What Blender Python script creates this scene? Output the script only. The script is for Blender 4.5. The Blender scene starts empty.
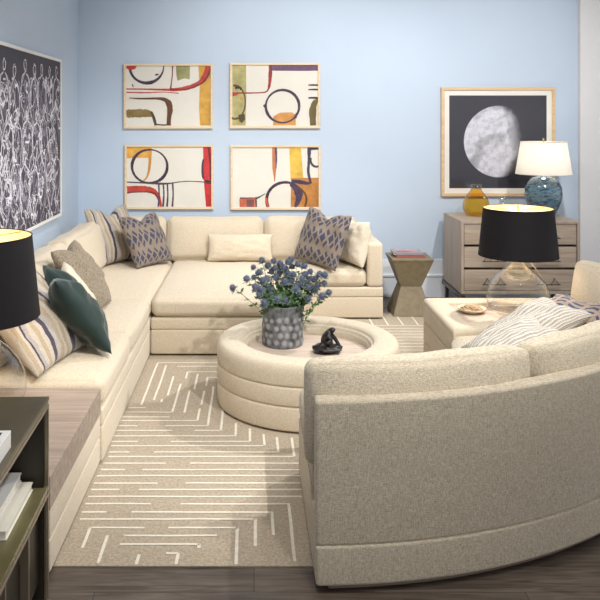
import bpy, bmesh, math, random
from mathutils import Vector, Matrix, noise
random.seed(7)
PI = math.pi
R = math.radians
C = bpy.context.scene.collection
F, H = 780.0, 1.65            # focal length in pixels of a 600 px frame, eye height
VX, VY = 254.0, 119.0         # vanishing point in the frame


def at(px, py, Y):
    return Vector(((px - VX) * Y / F, Y, H - (py - VY) * Y / F))


def fl(px, py, z=0.0):
    Y = F * (H - z) / (py - VY)
    return Vector(((px - VX) * Y / F, Y, z))


def lin(c):
    c = c / 255.0
    return c / 12.92 if c <= 0.04045 else ((c + 0.055) / 1.055) ** 2.4


def rgb(r, g, b):
    return (lin(r), lin(g), lin(b), 1.0)


# ------------------------------------------------------------------ materials
def new_mat(name):
    m = bpy.data.materials.new(name)
    m.use_nodes = True
    nt = m.node_tree
    b = nt.nodes['Principled BSDF']
    return m, nt, b


def plain(name, col, rough=0.6, metal=0.0, var=0.06, vscale=12.0, bump=0.0, bscale=200.0, **kw):
    m, nt, b = new_mat(name)
    N, L = nt.nodes.new, nt.links.new
    tc = N('ShaderNodeTexCoord')
    nz = N('ShaderNodeTexNoise'); nz.inputs['Scale'].default_value = vscale; nz.inputs['Detail'].default_value = 4
    L(tc.outputs['Object'], nz.inputs['Vector'])
    mr = N('ShaderNodeMapRange'); mr.inputs[1].default_value = .3; mr.inputs[2].default_value = .7
    mr.inputs[3].default_value = 1 - var; mr.inputs[4].default_value = 1 + var
    L(nz.outputs['Fac'], mr.inputs[0])
    mx = N('ShaderNodeVectorMath'); mx.operation = 'SCALE'
    mx.inputs[0].default_value = col[:3]
    L(mr.outputs[0], mx.inputs['Scale'])
    L(mx.outputs[0], b.inputs['Base Color'])
    b.inputs['Roughness'].default_value = rough
    b.inputs['Metallic'].default_value = metal
    for k, v in kw.items():
        b.inputs[k].default_value = v
    if bump:
        n2 = N('ShaderNodeTexNoise'); n2.inputs['Scale'].default_value = bscale; n2.inputs['Detail'].default_value = 3
        L(tc.outputs['Object'], n2.inputs['Vector'])
        bp = N('ShaderNodeBump'); bp.inputs['Strength'].default_value = bump; bp.inputs['Distance'].default_value = .002
        L(n2.outputs['Fac'], bp.inputs['Height']); L(bp.outputs[0], b.inputs['Normal'])
    return m


def fabric(name, c1, c2, scale=1.0, bump=0.5, rough=0.9, sheen=0.2, contrast=1.0):
    m, nt, b = new_mat(name)
    N, L = nt.nodes.new, nt.links.new
    tc = N('ShaderNodeTexCoord')
    outs = []
    for sx, sy, sz in ((260, 260, 40), (50, 50, 300)):
        mp = N('ShaderNodeMapping'); mp.inputs['Scale'].default_value = (sx * scale, sy * scale, sz * scale)
        L(tc.outputs['Object'], mp.inputs[0])
        nz = N('ShaderNodeTexNoise'); nz.inputs['Scale'].default_value = 1.0; nz.inputs['Detail'].default_value = 2
        L(mp.outputs[0], nz.inputs['Vector'])
        outs.append(nz)
    ad = N('ShaderNodeMath'); ad.operation = 'ADD'
    L(outs[0].outputs['Fac'], ad.inputs[0]); L(outs[1].outputs['Fac'], ad.inputs[1])
    mr = N('ShaderNodeMapRange'); mr.inputs[1].default_value = 1 - .28 / contrast; mr.inputs[2].default_value = 1 + .28 / contrast
    L(ad.outputs[0], mr.inputs[0])
    mx = N('ShaderNodeMix'); mx.data_type = 'RGBA'
    mx.inputs[6].default_value = c1; mx.inputs[7].default_value = c2
    L(mr.outputs[0], mx.inputs[0]); L(mx.outputs[2], b.inputs['Base Color'])
    b.inputs['Roughness'].default_value = rough
    b.inputs['Sheen Weight'].default_value = sheen
    b.inputs['Specular IOR Level'].default_value = .15
    bp = N('ShaderNodeBump'); bp.inputs['Strength'].default_value = bump; bp.inputs['Distance'].default_value = .0025
    L(ad.outputs[0], bp.inputs['Height']); L(bp.outputs[0], b.inputs['Normal'])
    return m


def wood(name, c1, c2, axis='X', scale=1.0, rough=0.5, spec=.4):
    m, nt, b = new_mat(name)
    N, L = nt.nodes.new, nt.links.new
    tc = N('ShaderNodeTexCoord')
    mp = N('ShaderNodeMapping')
    s = {'X': (1.6, 22, 22), 'Y': (22, 1.6, 22), 'Z': (22, 22, 1.6)}[axis]
    mp.inputs['Scale'].default_value = [v * scale for v in s]
    L(tc.outputs['Object'], mp.inputs[0])
    nz = N('ShaderNodeTexNoise'); nz.inputs['Scale'].default_value = 1.5; nz.inputs['Detail'].default_value = 6
    nz.inputs['Distortion'].default_value = .6
    L(mp.outputs[0], nz.inputs['Vector'])
    cr = N('ShaderNodeValToRGB')
    cr.color_ramp.elements[0].position = .3; cr.color_ramp.elements[0].color = c1
    cr.color_ramp.elements[1].position = .7; cr.color_ramp.elements[1].color = c2
    L(nz.outputs['Fac'], cr.inputs[0]); L(cr.outputs[0], b.inputs['Base Color'])
    b.inputs['Roughness'].default_value = rough
    b.inputs['Specular IOR Level'].default_value = spec
    bp = N('ShaderNodeBump'); bp.inputs['Strength'].default_value = .15; bp.inputs['Distance'].default_value = .002
    L(nz.outputs['Fac'], bp.inputs['Height']); L(bp.outputs[0], b.inputs['Normal'])
    return m


def glass(name, tint, ior=1.45, rough=.0, edge=.8):
    """clear thin-walled glass: what lies behind shows through, the rest mirrors"""
    m = bpy.data.materials.new(name); m.use_nodes = True
    nt = m.node_tree; nt.nodes.clear()
    N, L = nt.nodes.new, nt.links.new
    out = N('ShaderNodeOutputMaterial'); mix = N('ShaderNodeMixShader')
    tr = N('ShaderNodeBsdfTransparent'); tr.inputs[0].default_value = tint
    gl = N('ShaderNodeBsdfGlossy'); gl.inputs['Roughness'].default_value = rough
    lw = N('ShaderNodeLayerWeight'); lw.inputs[0].default_value = .5
    pw = N('ShaderNodeMath'); pw.operation = 'POWER'; pw.inputs[1].default_value = 2.6; L(lw.outputs['Facing'], pw.inputs[0])
    f0 = ((ior - 1) / (ior + 1)) ** 2
    fr = N('ShaderNodeMath'); fr.operation = 'MULTIPLY_ADD'; fr.inputs[1].default_value = edge; fr.inputs[2].default_value = f0; L(pw.outputs[0], fr.inputs[0])
    L(fr.outputs[0], mix.inputs[0]); L(tr.outputs[0], mix.inputs[1]); L(gl.outputs[0], mix.inputs[2])
    L(mix.outputs[0], out.inputs[0])
    return m


def uv_pattern(name, build, rough=.9, sheen=.2, bump=.4):
    m, nt, b = new_mat(name)
    N, L = nt.nodes.new, nt.links.new
    uv = N('ShaderNodeUVMap'); uv.uv_map = 'UVMap'
    sp = N('ShaderNodeSeparateXYZ'); L(uv.outputs[0], sp.inputs[0])

    def M(op, a, bb=None, cc=None):
        n = N('ShaderNodeMath'); n.operation = op
        for i, v in enumerate((a, bb, cc)):
            if v is None: continue
            if isinstance(v, (int, float)): n.inputs[i].default_value = v
            else: L(v, n.inputs[i])
        return n.outputs[0]
    tc = N('ShaderNodeTexCoord')
    nz = N('ShaderNodeTexNoise'); nz.inputs['Scale'].default_value = 220; nz.inputs['Detail'].default_value = 2
    L(tc.outputs['Object'], nz.inputs['Vector'])
    col = build(nt, N, L, M, sp.outputs[0], sp.outputs[1], nz.outputs['Fac'])
    mv = N('ShaderNodeMix'); mv.data_type = 'RGBA'; mv.blend_type = 'MULTIPLY'; mv.inputs[0].default_value = .55
    L(col, mv.inputs[6])
    rp = N('ShaderNodeMapRange'); rp.inputs[1].default_value = .3; rp.inputs[2].default_value = .7
    rp.inputs[3].default_value = .6; rp.inputs[4].default_value = 1.3
    L(nz.outputs['Fac'], rp.inputs[0])
    L(rp.outputs[0], mv.inputs[7]); L(mv.outputs[2], b.inputs['Base Color'])
    b.inputs['Roughness'].default_value = rough
    b.inputs['Sheen Weight'].default_value = sheen
    b.inputs['Specular IOR Level'].default_value = .15
    bp = N('ShaderNodeBump'); bp.inputs['Strength'].default_value = bump; bp.inputs['Distance'].default_value = .002
    L(nz.outputs['Fac'], bp.inputs['Height']); L(bp.outputs[0], b.inputs['Normal'])
    return m


def ramp(nt, N, L, fac, stops, const=True):
    cr = N('ShaderNodeValToRGB')
    cr.color_ramp.interpolation = 'CONSTANT' if const else 'LINEAR'
    e = cr.color_ramp.elements
    e[0].position, e[0].color = stops[0]
    e[1].position, e[1].color = stops[1]
    for p, c in stops[2:]:
        n = e.new(p); n.color = c
    L(fac, cr.inputs[0])
    return cr.outputs[0]


def stripes_build(stops):
    def f(nt, N, L, M, u, v, nz):
        j = M('ADD', u, M('MULTIPLY', M('SUBTRACT', nz, .5), .012))
        return ramp(nt, N, L, j, stops)
    return f


CREAM, TAN, NAVY, LAV = rgb(188, 178, 163), rgb(172, 156, 132), rgb(74, 68, 80), rgb(168, 160, 156)
def stripe_stops():
    s = []
    pat = [(.0, CREAM), (.035, TAN), (.09, CREAM), (.13, NAVY), (.155, LAV), (.20, CREAM), (.24, TAN), (.275, CREAM),
           (.31, NAVY), (.35, LAV), (.40, TAN), (.45, CREAM), (.49, TAN), (.53, CREAM), (.57, NAVY), (.61, LAV),
           (.66, CREAM), (.70, TAN), (.74, CREAM), (.80, NAVY), (.825, CREAM), (.87, TAN), (.90, NAVY), (.92, CREAM), (.96, TAN)]
    return pat


def lattice_build(nt, N, L, M, u, v, nz):
    n = 8.0
    uu = M('MULTIPLY', u, n); vv = M('MULTIPLY', v, n * .62)
    a = M('ADD', uu, vv); b = M('SUBTRACT', M('ADD', uu, 20.0), vv)
    fa, fb = M('FRACT', a), M('FRACT', b)
    kind = M('MODULO', M('ADD', M('FLOOR', a), M('MULTIPLY', M('FLOOR', b), 2.0)), 3.0)
    ma = M('ABSOLUTE', M('SUBTRACT', fa, .5)); mb = M('ABSOLUTE', M('SUBTRACT', fb, .5))
    dia = M('LESS_THAN', M('MAXIMUM', ma, mb), .37)
    c0 = M('LESS_THAN', kind, .5)
    c1 = M('MULTIPLY', M('COMPARE', kind, 1.0, .4), M('LESS_THAN', fa, .52))
    c2 = M('MULTIPLY', M('GREATER_THAN', kind, 1.5), M('LESS_THAN', fb, .52))
    k = M('MULTIPLY', dia, M('ADD', c0, M('ADD', c1, c2)))
    mx = N('ShaderNodeMix'); mx.data_type = 'RGBA'
    mx.inputs[6].default_value = rgb(134, 121, 109); mx.inputs[7].default_value = rgb(70, 70, 88)
    L(k, mx.inputs[0])
    return mx.outputs[2]


def feather_build(nt, N, L, M, u, v, nz):
    w = M('ADD', M('MULTIPLY', u, 19.0), M('MULTIPLY', M('SINE', M('MULTIPLY', v, 3.0)), 1.2))
    k = M('FRACT', w)
    return ramp(nt, N, L, k, [(0, rgb(206, 199, 187)), (.45, rgb(116, 106, 98)), (.62, rgb(206, 200, 190)), (.74, rgb(136, 126, 116)), (.88, rgb(204, 197, 186))])


def ikat_build(nt, N, L, M, u, v, nz):
    w = M('ADD', M('MULTIPLY', v, 9.0), M('MULTIPLY', M('SINE', M('MULTIPLY', u, 14.0)), .5))
    k = M('MULTIPLY', M('GREATER_THAN', M('FRACT', w), .5), M('GREATER_THAN', M('FRACT', M('MULTIPLY', u, 5.0)), .25))
    mx = N('ShaderNodeMix'); mx.data_type = 'RGBA'
    mx.inputs[6].default_value = rgb(164, 147, 132); mx.inputs[7].default_value = rgb(74, 80, 106)
    L(k, mx.inputs[0])
    return mx.outputs[2]


LINEN = fabric('oatmeal_linen', rgb(194, 180, 156), rgb(222, 209, 188), scale=1.5, contrast=.9)
LINEN2 = fabric('heathered_linen', rgb(166, 153, 131), rgb(212, 199, 177), scale=1.5, contrast=1.1)
CREAMF = fabric('cream_linen', rgb(206, 194, 172), rgb(226, 216, 198))
TWEED = fabric('taupe_tweed', rgb(104, 92, 76), rgb(164, 150, 130), scale=1.2, contrast=1.4, bump=.8)
VELVET = plain('teal_velvet', rgb(39, 54, 51), rough=.75, var=.15, vscale=5, **{'Sheen Weight': .5, 'Sheen Roughness': .35, 'Specular IOR Level': .2})
STRIPED = uv_pattern('striped_linen', stripes_build(stripe_stops()))
LATTICE = uv_pattern('lattice_weave', lattice_build)
FEATHER = uv_pattern('grey_stripe_weave', feather_build)
IKAT = uv_pattern('blue_ikat_weave', ikat_build)
PALEWOOD = wood('bleached_oak', rgb(158, 138, 124), rgb(188, 168, 152), 'X')
PALEWOODZ = wood('bleached_oak_side', rgb(158, 138, 124), rgb(186, 166, 150), 'Z')
DRESSW = wood('greyed_oak', rgb(158, 142, 126), rgb(188, 172, 155), 'X', scale=1.2)
DRESSZ = wood('greyed_oak_upright', rgb(160, 145, 130), rgb(186, 170, 154), 'Z', scale=1.2)
TRAYW = wood('limed_oak_tray', rgb(184, 166, 150), rgb(212, 196, 180), 'X')
SHAGREEN = plain('bronze_shagreen', rgb(124, 112, 88), rough=.5, var=.14, vscale=25, bump=.3, bscale=300)
BRONZE = plain('dark_bronze_sheet', rgb(88, 80, 62), rough=.36, metal=.25, var=.2, vscale=6)
BRONZE_EDGE = plain('burnished_bronze_edge', rgb(140, 128, 110), rough=.3, metal=.6, var=.1)
DARKPANEL = wood('espresso_panel', rgb(34, 29, 22), rgb(48, 42, 32), 'Z', rough=.35)
STEEL = plain('dark_steel', rgb(84, 78, 72), rough=.35, metal=.8)
PLINTH = plain('plinth_wood', rgb(120, 104, 90), rough=.6)
DARKPLINTH = plain('dark_plinth', rgb(44, 36, 30), rough=.6)
FRAMEW = wood('maple_frame', rgb(214, 190, 158), rgb(232, 212, 182), 'X', rough=.45)
FRAMEZ = wood('oak_frame', rgb(206, 174, 132), rgb(222, 194, 154), 'X', rough=.45)
WHITEFRAME = plain('white_lacquer', rgb(232, 230, 224), rough=.4, var=.02)
PAPER = plain('watercolour_paper', rgb(226, 222, 212), rough=.8, var=.02)
GLAZE = glass('picture_glass', (1, 1, 1, 1), ior=1.3, edge=.2)
CLEAR = glass('clear_glass', (.97, .975, .97, 1), ior=1.42)
CLEARWALL = glass('clear_glass_bottle', (.86, .88, .88, 1), ior=1.75, edge=1.0)
AMBER = glass('amber_glass', (.93, .68, .20, 1), ior=1.42, rough=.05)
BLACKSHADE = plain('black_silk_shade', rgb(23, 20, 24), rough=.75, var=.08, vscale=60, **{'Specular IOR Level': .25})
GOLDLINE = plain('gold_shade_lining', rgb(236, 212, 164), rough=.5, metal=.3, var=.04)
BRASS = plain('brass', rgb(196, 164, 100), rough=.3, metal=1)
ZINC = None
INK = {}


def ink(r, g, b):
    k = (r, g, b)
    if k not in INK:
        INK[k] = plain('watercolour_%02x%02x%02x' % k, rgb(r, g, b), rough=.8, var=.22, vscale=14)
    return INK[k]


# ------------------------------------------------------------------ mesh helpers
def link(name, bm, mats, parent=None, smooth=True, recalc=True):
    if recalc:
        bmesh.ops.recalc_face_normals(bm, faces=bm.faces)
    me = bpy.data.meshes.new(name)
    bm.to_mesh(me); bm.free()
    if not isinstance(mats, (list, tuple)): mats = [mats]
    for m in mats: me.materials.append(m)
    if smooth:
        for p in me.polygons: p.use_smooth = True
    o = bpy.data.objects.new(name, me); C.objects.link(o)
    if parent is not None:
        o.parent = parent
    return o


def sharp(o, deg=35):
    me = o.data
    bm = bmesh.new(); bm.from_mesh(me)
    for e in bm.edges:
        if len(e.link_faces) == 2 and e.calc_face_angle(0) > R(deg): e.smooth = False
    bm.to_mesh(me); bm.free()
    return o


def tag(o, label, cat, group=None, kind=None):
    if label: o['label'] = label
    if cat: o['category'] = cat
    if group: o['group'] = group
    if kind: o['kind'] = kind
    return o


def thing(name, label, cat, loc=(0, 0, 0), rz=0.0, group=None):
    o = bpy.data.objects.new(name, None); C.objects.link(o)
    o.empty_display_size = .05
    o.location = loc; o.rotation_euler = (0, 0, rz)
    return tag(o, label, cat, group)


def struct(name, bm, m, smooth=False):
    o = link(name, bm, m, smooth=smooth); o['kind'] = 'structure'; return o


def coords(w, r, n, k):
    h = w / 2
    r = min(r, h * .999)
    s = [-h + r * (1 - math.cos(PI / 2 * i / k)) * 1.0 for i in range(k)]   # edge zone
    s = [-h + r * math.tan(0) + r * (i / k) for i in range(k)]
    mid = [-h + r + (w - 2 * r) * i / n for i in range(n + 1)] if w - 2 * r > 1e-5 else [0.0]
    return s + mid + [-x for x in reversed(s)]


def rbox(bm, w, d, h, r, loc=(0, 0, 0), n=(4, 4, 2), k=4, puff=(0, 0, 0), fn=None, mi=0, rot=None):
    """box of full size w,d,h with edges rounded to r, faces swollen by puff, then mapped through fn"""
    cs = [coords(v, r, n[i], k) for i, v in enumerate((w, d, h))]
    half = (w / 2, d / 2, h / 2)
    cache = {}

    def vert(p):
        key = tuple(round(c, 6) for c in p)
        if key in cache: return cache[key]
        q = [max(-half[i] + r, min(half[i] - r, p[i])) for i in range(3)]
        dv = Vector([p[i] - q[i] for i in range(3)])
        if dv.length > 1e-9: dv = dv.normalized() * r
        v = Vector(q) + dv
        t = [p[i] / half[i] for i in range(3)]
        bl = [max(0.0, 1 - t[i] ** 4) for i in range(3)]
        v.x += puff[0] * t[0] * bl[1] * bl[2]
        v.y += puff[1] * t[1] * bl[0] * bl[2]
        v.z += puff[2] * t[2] * bl[0] * bl[1]
        if rot is not None: v = rot @ v
        v = v + Vector(loc)
        if fn: v = Vector(fn(v))
        bv = bm.verts.new(v); cache[key] = bv
        return bv
    for ax in range(3):
        a, b = [i for i in range(3) if i != ax]
        for sgn in (-1, 1):
            for i in range(len(cs[a]) - 1):
                for j in range(len(cs[b]) - 1):
                    quad = []
                    for (ii, jj) in ((i, j), (i + 1, j), (i + 1, j + 1), (i, j + 1)):
                        p = [0, 0, 0]; p[ax] = sgn * half[ax]; p[a] = cs[a][ii]; p[b] = cs[b][jj]
                        quad.append(vert(p))
                    if len(set(quad)) < 3: continue
                    try:
                        f = bm.faces.new(quad); f.material_index = mi
                    except ValueError:
                        pass


def span(bm, x0, x1, y0, y1, z0, z1, r=.003, k=2, mi=0, **kw):
    n = kw.pop('n', (1, 1, 1))
    rbox(bm, x1 - x0, y1 - y0, z1 - z0, r, ((x0 + x1) / 2, (y0 + y1) / 2, (z0 + z1) / 2), n=n, k=k, mi=mi, **kw)


def box(x0, x1, y0, y1, z0, z1, r=.003, **kw):
    bm = bmesh.new(); span(bm, x0, x1, y0, y1, z0, z1, r, **kw); return bm


def hexa(bm, pts, mi=0):
    v = [bm.verts.new(p) for p in pts]
    for f in ((0, 1, 2, 3), (7, 6, 5, 4), (0, 4, 5, 1), (1, 5, 6, 2), (2, 6, 7, 3), (3, 7, 4, 0)):
        bm.faces.new([v[i] for i in f]).material_index = mi


def lathe(bm, prof, n=48, loc=(0, 0, 0), mi=0, cap0=True, cap1=True, closed=False):
    rings = []
    for (r, z) in prof:
        if r < 1e-6:
            rings.append([bm.verts.new((loc[0], loc[1], loc[2] + z))])
        else:
            rings.append([bm.verts.new((loc[0] + r * math.cos(2 * PI * i / n), loc[1] + r * math.sin(2 * PI * i / n), loc[2] + z)) for i in range(n)])
    pairs = list(zip(rings, rings[1:]))
    if closed: pairs.append((rings[-1], rings[0]))
    for a, b in pairs:
        for i in range(n):
            j = (i + 1) % n
            if len(a) == 1 and len(b) == 1: continue
            if len(a) == 1: f = bm.faces.new((a[0], b[j], b[i]))
            elif len(b) == 1: f = bm.faces.new((a[i], a[j], b[0]))
            else: f = bm.faces.new((a[i], a[j], b[j], b[i]))
            f.material_index = mi
    if not closed:
        if cap0 and len(rings[0]) > 1: bm.faces.new(list(reversed(rings[0]))).material_index = mi
        if cap1 and len(rings[-1]) > 1: bm.faces.new(rings[-1]).material_index = mi


def tube(bm, pts, r, n=8, mi=0, caps=True):
    pts = [Vector(p) for p in pts]
    rs = r if isinstance(r, (list, tuple)) else [r] * len(pts)
    rings = []
    up = Vector((0, 0, 1))
    for i, p in enumerate(pts):
        t = (pts[min(i + 1, len(pts) - 1)] - pts[max(i - 1, 0)]).normalized()
        s = t.cross(up)
        if s.length < 1e-3: s = t.cross(Vector((1, 0, 0)))
        s.normalize(); u = s.cross(t)
        rings.append([bm.verts.new(p + (s * math.cos(2 * PI * k / n) + u * math.sin(2 * PI * k / n)) * rs[i]) for k in range(n)])
    for a, b in zip(rings, rings[1:]):
        for i in range(n):
            bm.faces.new((a[i], a[(i + 1) % n], b[(i + 1) % n], b[i])).material_index = mi
    if caps:
        bm.faces.new(list(reversed(rings[0]))).material_index = mi
        bm.faces.new(rings[-1]).material_index = mi


def sphere(bm, c, r, seg=12, rings=8, scale=(1, 1, 1), mi=0):
    prof = [(r * math.sin(PI * i / rings), -r * math.cos(PI * i / rings)) for i in range(rings + 1)]
    prof[0] = (0, -r); prof[-1] = (0, r)
    sub = bmesh.new(); lathe(sub, prof, seg)
    vm = {}
    for v in sub.verts:
        vm[v] = bm.verts.new((c[0] + v.co.x * scale[0], c[1] + v.co.y * scale[1], c[2] + v.co.z * scale[2]))
    for f in sub.faces:
        bm.faces.new([vm[v] for v in f.verts]).material_index = mi
    sub.free()


# ------------------------------------------------------------------ room
YW = 7.23                      # back wall
XL = -1.63                     # left wall
CEIL = 3.1
XD = 3.0                       # end of the blue wall
BLUE = plain('powder_blue_paint', rgb(190, 205, 223), rough=.85, var=.012, vscale=3)
WALLW = plain('white_wall_paint', rgb(220, 220, 222), rough=.85, var=.01)
TRIMM = plain('pale_trim_paint', rgb(224, 230, 238), rough=.5, var=.01)

m, nt, b = new_mat('dark_plank_floor')
N, L = nt.nodes.new, nt.links.new
tc = N('ShaderNodeTexCoord')
br = N('ShaderNodeTexBrick'); br.offset = .37
br.inputs['Scale'].default_value = 1; br.inputs['Mortar Size'].default_value = .0018
br.inputs['Brick Width'].default_value = 1.5; br.inputs['Row Height'].default_value = .16
br.inputs['Color1'].default_value = (.8, .8, .8, 1); br.inputs['Color2'].default_value = (1.15, 1.15, 1.15, 1); br.inputs['Mortar'].default_value = (.3, .3, .3, 1)
L(tc.outputs['Object'], br.inputs['Vector'])
mp = N('ShaderNodeMapping'); mp.inputs['Scale'].default_value = (2.2, 26, 1); L(tc.outputs['Object'], mp.inputs[0])
nz = N('ShaderNodeTexNoise'); nz.inputs['Scale'].default_value = 1.6; nz.inputs['Detail'].default_value = 7; nz.inputs['Distortion'].default_value = 1.2
L(mp.outputs[0], nz.inputs['Vector'])
cr = N('ShaderNodeValToRGB'); e = cr.color_ramp.elements
e[0].position = .28; e[0].color = rgb(64, 54, 46); e[1].position = .72; e[1].color = rgb(116, 103, 92)
L(nz.outputs['Fac'], cr.inputs[0])
mx = N('ShaderNodeMix'); mx.data_type = 'RGBA'; mx.blend_type = 'MULTIPLY'; mx.inputs[0].default_value = 1
L(cr.outputs[0], mx.inputs[6]); L(br.outputs[0], mx.inputs[7]); L(mx.outputs[2], b.inputs['Base Color'])
b.inputs['Roughness'].default_value = .42
bp = N('ShaderNodeBump'); bp.inputs['Strength'].default_value = .2; bp.inputs['Distance'].default_value = .003
L(nz.outputs['Fac'], bp.inputs['Height']); L(bp.outputs[0], b.inputs['Normal'])
FLOORM = m

struct('floor', box(XL - .1, 5.6, -2.5, 9.5, -.06, 0, .001), FLOORM)
struct('wall_back', box(XL - .1, XD, YW, YW + .12, 0, CEIL, .001), BLUE)
struct('wall_left', box(XL - .12, XL, -2.5, YW, 0, CEIL, .001), BLUE)
bm = bmesh.new()
DX0, DX1, DZ = 3.195, 4.1, 2.1
span(bm, XD, DX0, YW - .06, YW + .12, 0, CEIL, .001)
span(bm, DX0, DX1, YW - .06, YW + .12, DZ, CEIL, .001)
span(bm, DX1, 5.6, YW - .06, YW + .12, 0, CEIL, .001)
struct('wall_right', bm, WALLW)
struct('ceiling', box(XL - .1, 5.6, -2.5, 9.5, CEIL, CEIL + .06, .001), WALLW)
bm = box(DX0 + .004, DX1 - .004, YW + .0, YW + .05, .004, DZ - .004, .003)
span(bm, DX0 + .12, DX1 - .12, YW - .008, YW + .004, 1.15, DZ - .14, .004)
span(bm, DX0 + .12, DX1 - .12, YW - .008, YW + .004, .2, 1.0, .004)
door = struct('door_1', bm, plain('dark_door_paint', rgb(52, 50, 48), rough=.4))
bm = box(DX0 + .05, DX0 + .07, YW - .06, YW + .0, 1.0, 1.02, .003)
link('door_handle', bm, STEEL, door)
bm = bmesh.new()
span(bm, XL, XD, YW - .018, YW, 0, .20, .003)
span(bm, XL, XD, YW - .028, YW, .19, .215, .006)
span(bm, XL, XD, YW - .010, YW, .21, .35, .003)
struct('baseboard_back', bm, TRIMM)
bm = bmesh.new()
span(bm, XL, XL + .018, -2.5, YW - .03, 0, .20, .003)
span(bm, XL, XL + .010, -2.5, YW - .03, .20, .35, .003)
struct('baseboard_left', bm, TRIMM)

# ------------------------------------------------------------------ rug
RUGM = fabric('beige_wool_rug', rgb(156, 143, 124), rgb(190, 176, 156), scale=1.6, contrast=1.2, bump=1.0, sheen=.1)
IVORY = fabric('ivory_wool_lines', rgb(214, 206, 190), rgb(232, 226, 212), scale=.7, bump=.8)
RZ = .006
bm = bmesh.new()
out = [(-1.0, 2.87), (.72, 2.87), (.72, 4.4), (1.62, 4.4), (1.62, 6.62), (-1.0, 6.62)]
lo = [bm.verts.new((x, y, .0008)) for x, y in out]; hi = [bm.verts.new((x, y, RZ)) for x, y in out]
bm.faces.new(hi); bm.faces.new(list(reversed(lo)))
for i in range(6):
    bm.faces.new((lo[i], lo[(i + 1) % 6], hi[(i + 1) % 6], hi[i]))
seen = []


def rug_line(a, b_):
    """ivory line between two points of the rug, along one of its two directions"""
    (x0, y0), (x1, y1) = a, b_
    w = .0062
    j = random.uniform(-.001, .001)
    nseg = max(1, int(math.hypot(x1 - x0, y1 - y0) / .12))
    pr = None
    for s in range(nseg + 1):
        t = s / nseg
        x = x0 + (x1 - x0) * t; y = y0 + (y1 - y0) * t
        jj = random.uniform(-.0016, .0016)
        if abs(x1 - x0) > abs(y1 - y0): l_, r_ = (x, y - w + jj), (x, y + w + jj)
        else: l_, r_ = (x - w + jj, y), (x + w + jj, y)
        cur = (bm.verts.new((l_[0], l_[1], RZ + .0016)), bm.verts.new((r_[0], r_[1], RZ + .0016)))
        if pr:
            f = bm.faces.new((pr[0], pr[1], cur[1], cur[0])); f.material_index = 1
        pr = cur


def Hl(ox, oy, s, y, x0, x1):
    p = fl(ox + x0 * s, oy + y * s, RZ); q = fl(ox + x1 * s, oy + y * s, RZ)
    rug_line((p.x, p.y), (q.x, p.y))


def Dl(ox, oy, s, x0, y0, x1, y1):
    p = fl(ox + x0 * s, oy + y0 * s, RZ); q = fl(ox + x1 * s, oy + y1 * s, RZ)
    xm = (p.x + q.x) / 2
    rug_line((p.x, p.y), (xm * .4 + p.x * .6, q.y))


B = (90, 350, .36667)
for y, x0, x1 in ((35, 185, 356), (45, 238, 356), (60, 265, 356), (75, 320, 356), (158, 105, 152), (170, 95, 222), (183, 85, 217), (193, 80, 292),
                  (207, 75, 130), (207, 205, 325), (220, 68, 225), (220, 285, 362), (235, 62, 398), (250, 58, 130), (250, 220, 437), (262, 56, 478), (279, 52, 108), (279, 175, 515),
                  (291, 50, 556)):
    Hl(*B, y, x0, x1)
for a in ((185, 35, 138, 150), (208, 42, 177, 137), (228, 72, 212, 125), (197, 135, 194, 143), (266, 60, 258, 78), (294, 65, 283, 108), (320, 75, 317, 98),
          (247, 93, 222, 170), (272, 112, 257, 172), (312, 112, 302, 150), (300, 160, 292, 193), (337, 100, 325, 207), (363, 150, 362, 220),
          (399, 200, 400, 235), (436, 215, 437, 250), (474, 230, 478, 262), (510, 238, 516, 279), (550, 240, 557, 291)):
    Dl(*B, *a)
A = (60, 440, .43333)
for y, x0, x1 in ((54, 100, 245), (54, 300, 552), (69, 95, 150), (69, 190, 555), (83, 85, 555), (100, 78, 225), (100, 290, 555), (115, 72, 137), (115, 182, 558),
                  (131, 65, 558), (148, 58, 210), (148, 278, 528), (167, 50, 107), (167, 165, 490), (183, 46, 451), (203, 70, 195), (203, 250, 410), (221, 148, 362), (241, 138, 322), (262, 245, 273)):
    Hl(*A, y, x0, x1)
for a in ((528, 147, 550, 281), (489, 166, 496, 220), (450, 182, 454, 245), (70, 203, 53, 250), (409, 202, 410, 288), (321, 240, 320, 250), (110, 221, 87, 285), (182, 265, 178, 288), (273, 262, 268, 288)):
    Dl(*A, *a)
yy = 5.3
while yy < 6.22:
    rug_line((.78 + random.uniform(0, .12), yy), (1.56, yy)); yy += .082
for k in range(6):
    rug_line((.95 + k * .12, 6.2 + .02 * (k % 2)), (.95 + k * .12, 6.5))
rug = link('rug', bm, [RUGM, IVORY], smooth=False, recalc=False)
tag(rug, 'beige wool area rug with ivory maze-like lines between the sofas', 'rug')

# ------------------------------------------------------------------ sectional sofa
ZB0 = .0085
XB, XF = -1.60, -.72          # back and front of the left run
YB = 7.185
CY0, CX1 = 5.41, .17          # front of the chaise section, its right end
sec = thing('sectional_sofa', 'large oatmeal linen L-shaped sectional sofa with chaise along the blue walls', 'sofa', (-.5, 6.2, 0))
sec_loc = Vector(sec.location)


def place(o, root):
    o.data.transform(Matrix.Translation(-Vector(root.location)))
    return o


def base_block(x0, x1, y0, y1, nm='base'):
    bm = bmesh.new()
    span(bm, x0, x1, y0, y1, ZB0 + .009, .187, .012, k=3, n=(3, 3, 1))
    span(bm, x0, x1, y0, y1, .187, .268, .014, k=3, n=(3, 3, 1))
    o = place(link(nm, bm, LINEN, sec), sec)
    bm = box(x0 + .03, x1 - .03, y0 + .03, y1 - .03, ZB0, ZB0 + .014, .002)
    place(link('plinth', bm, DARKPLINTH, sec, smooth=False), sec)
    return o


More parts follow.
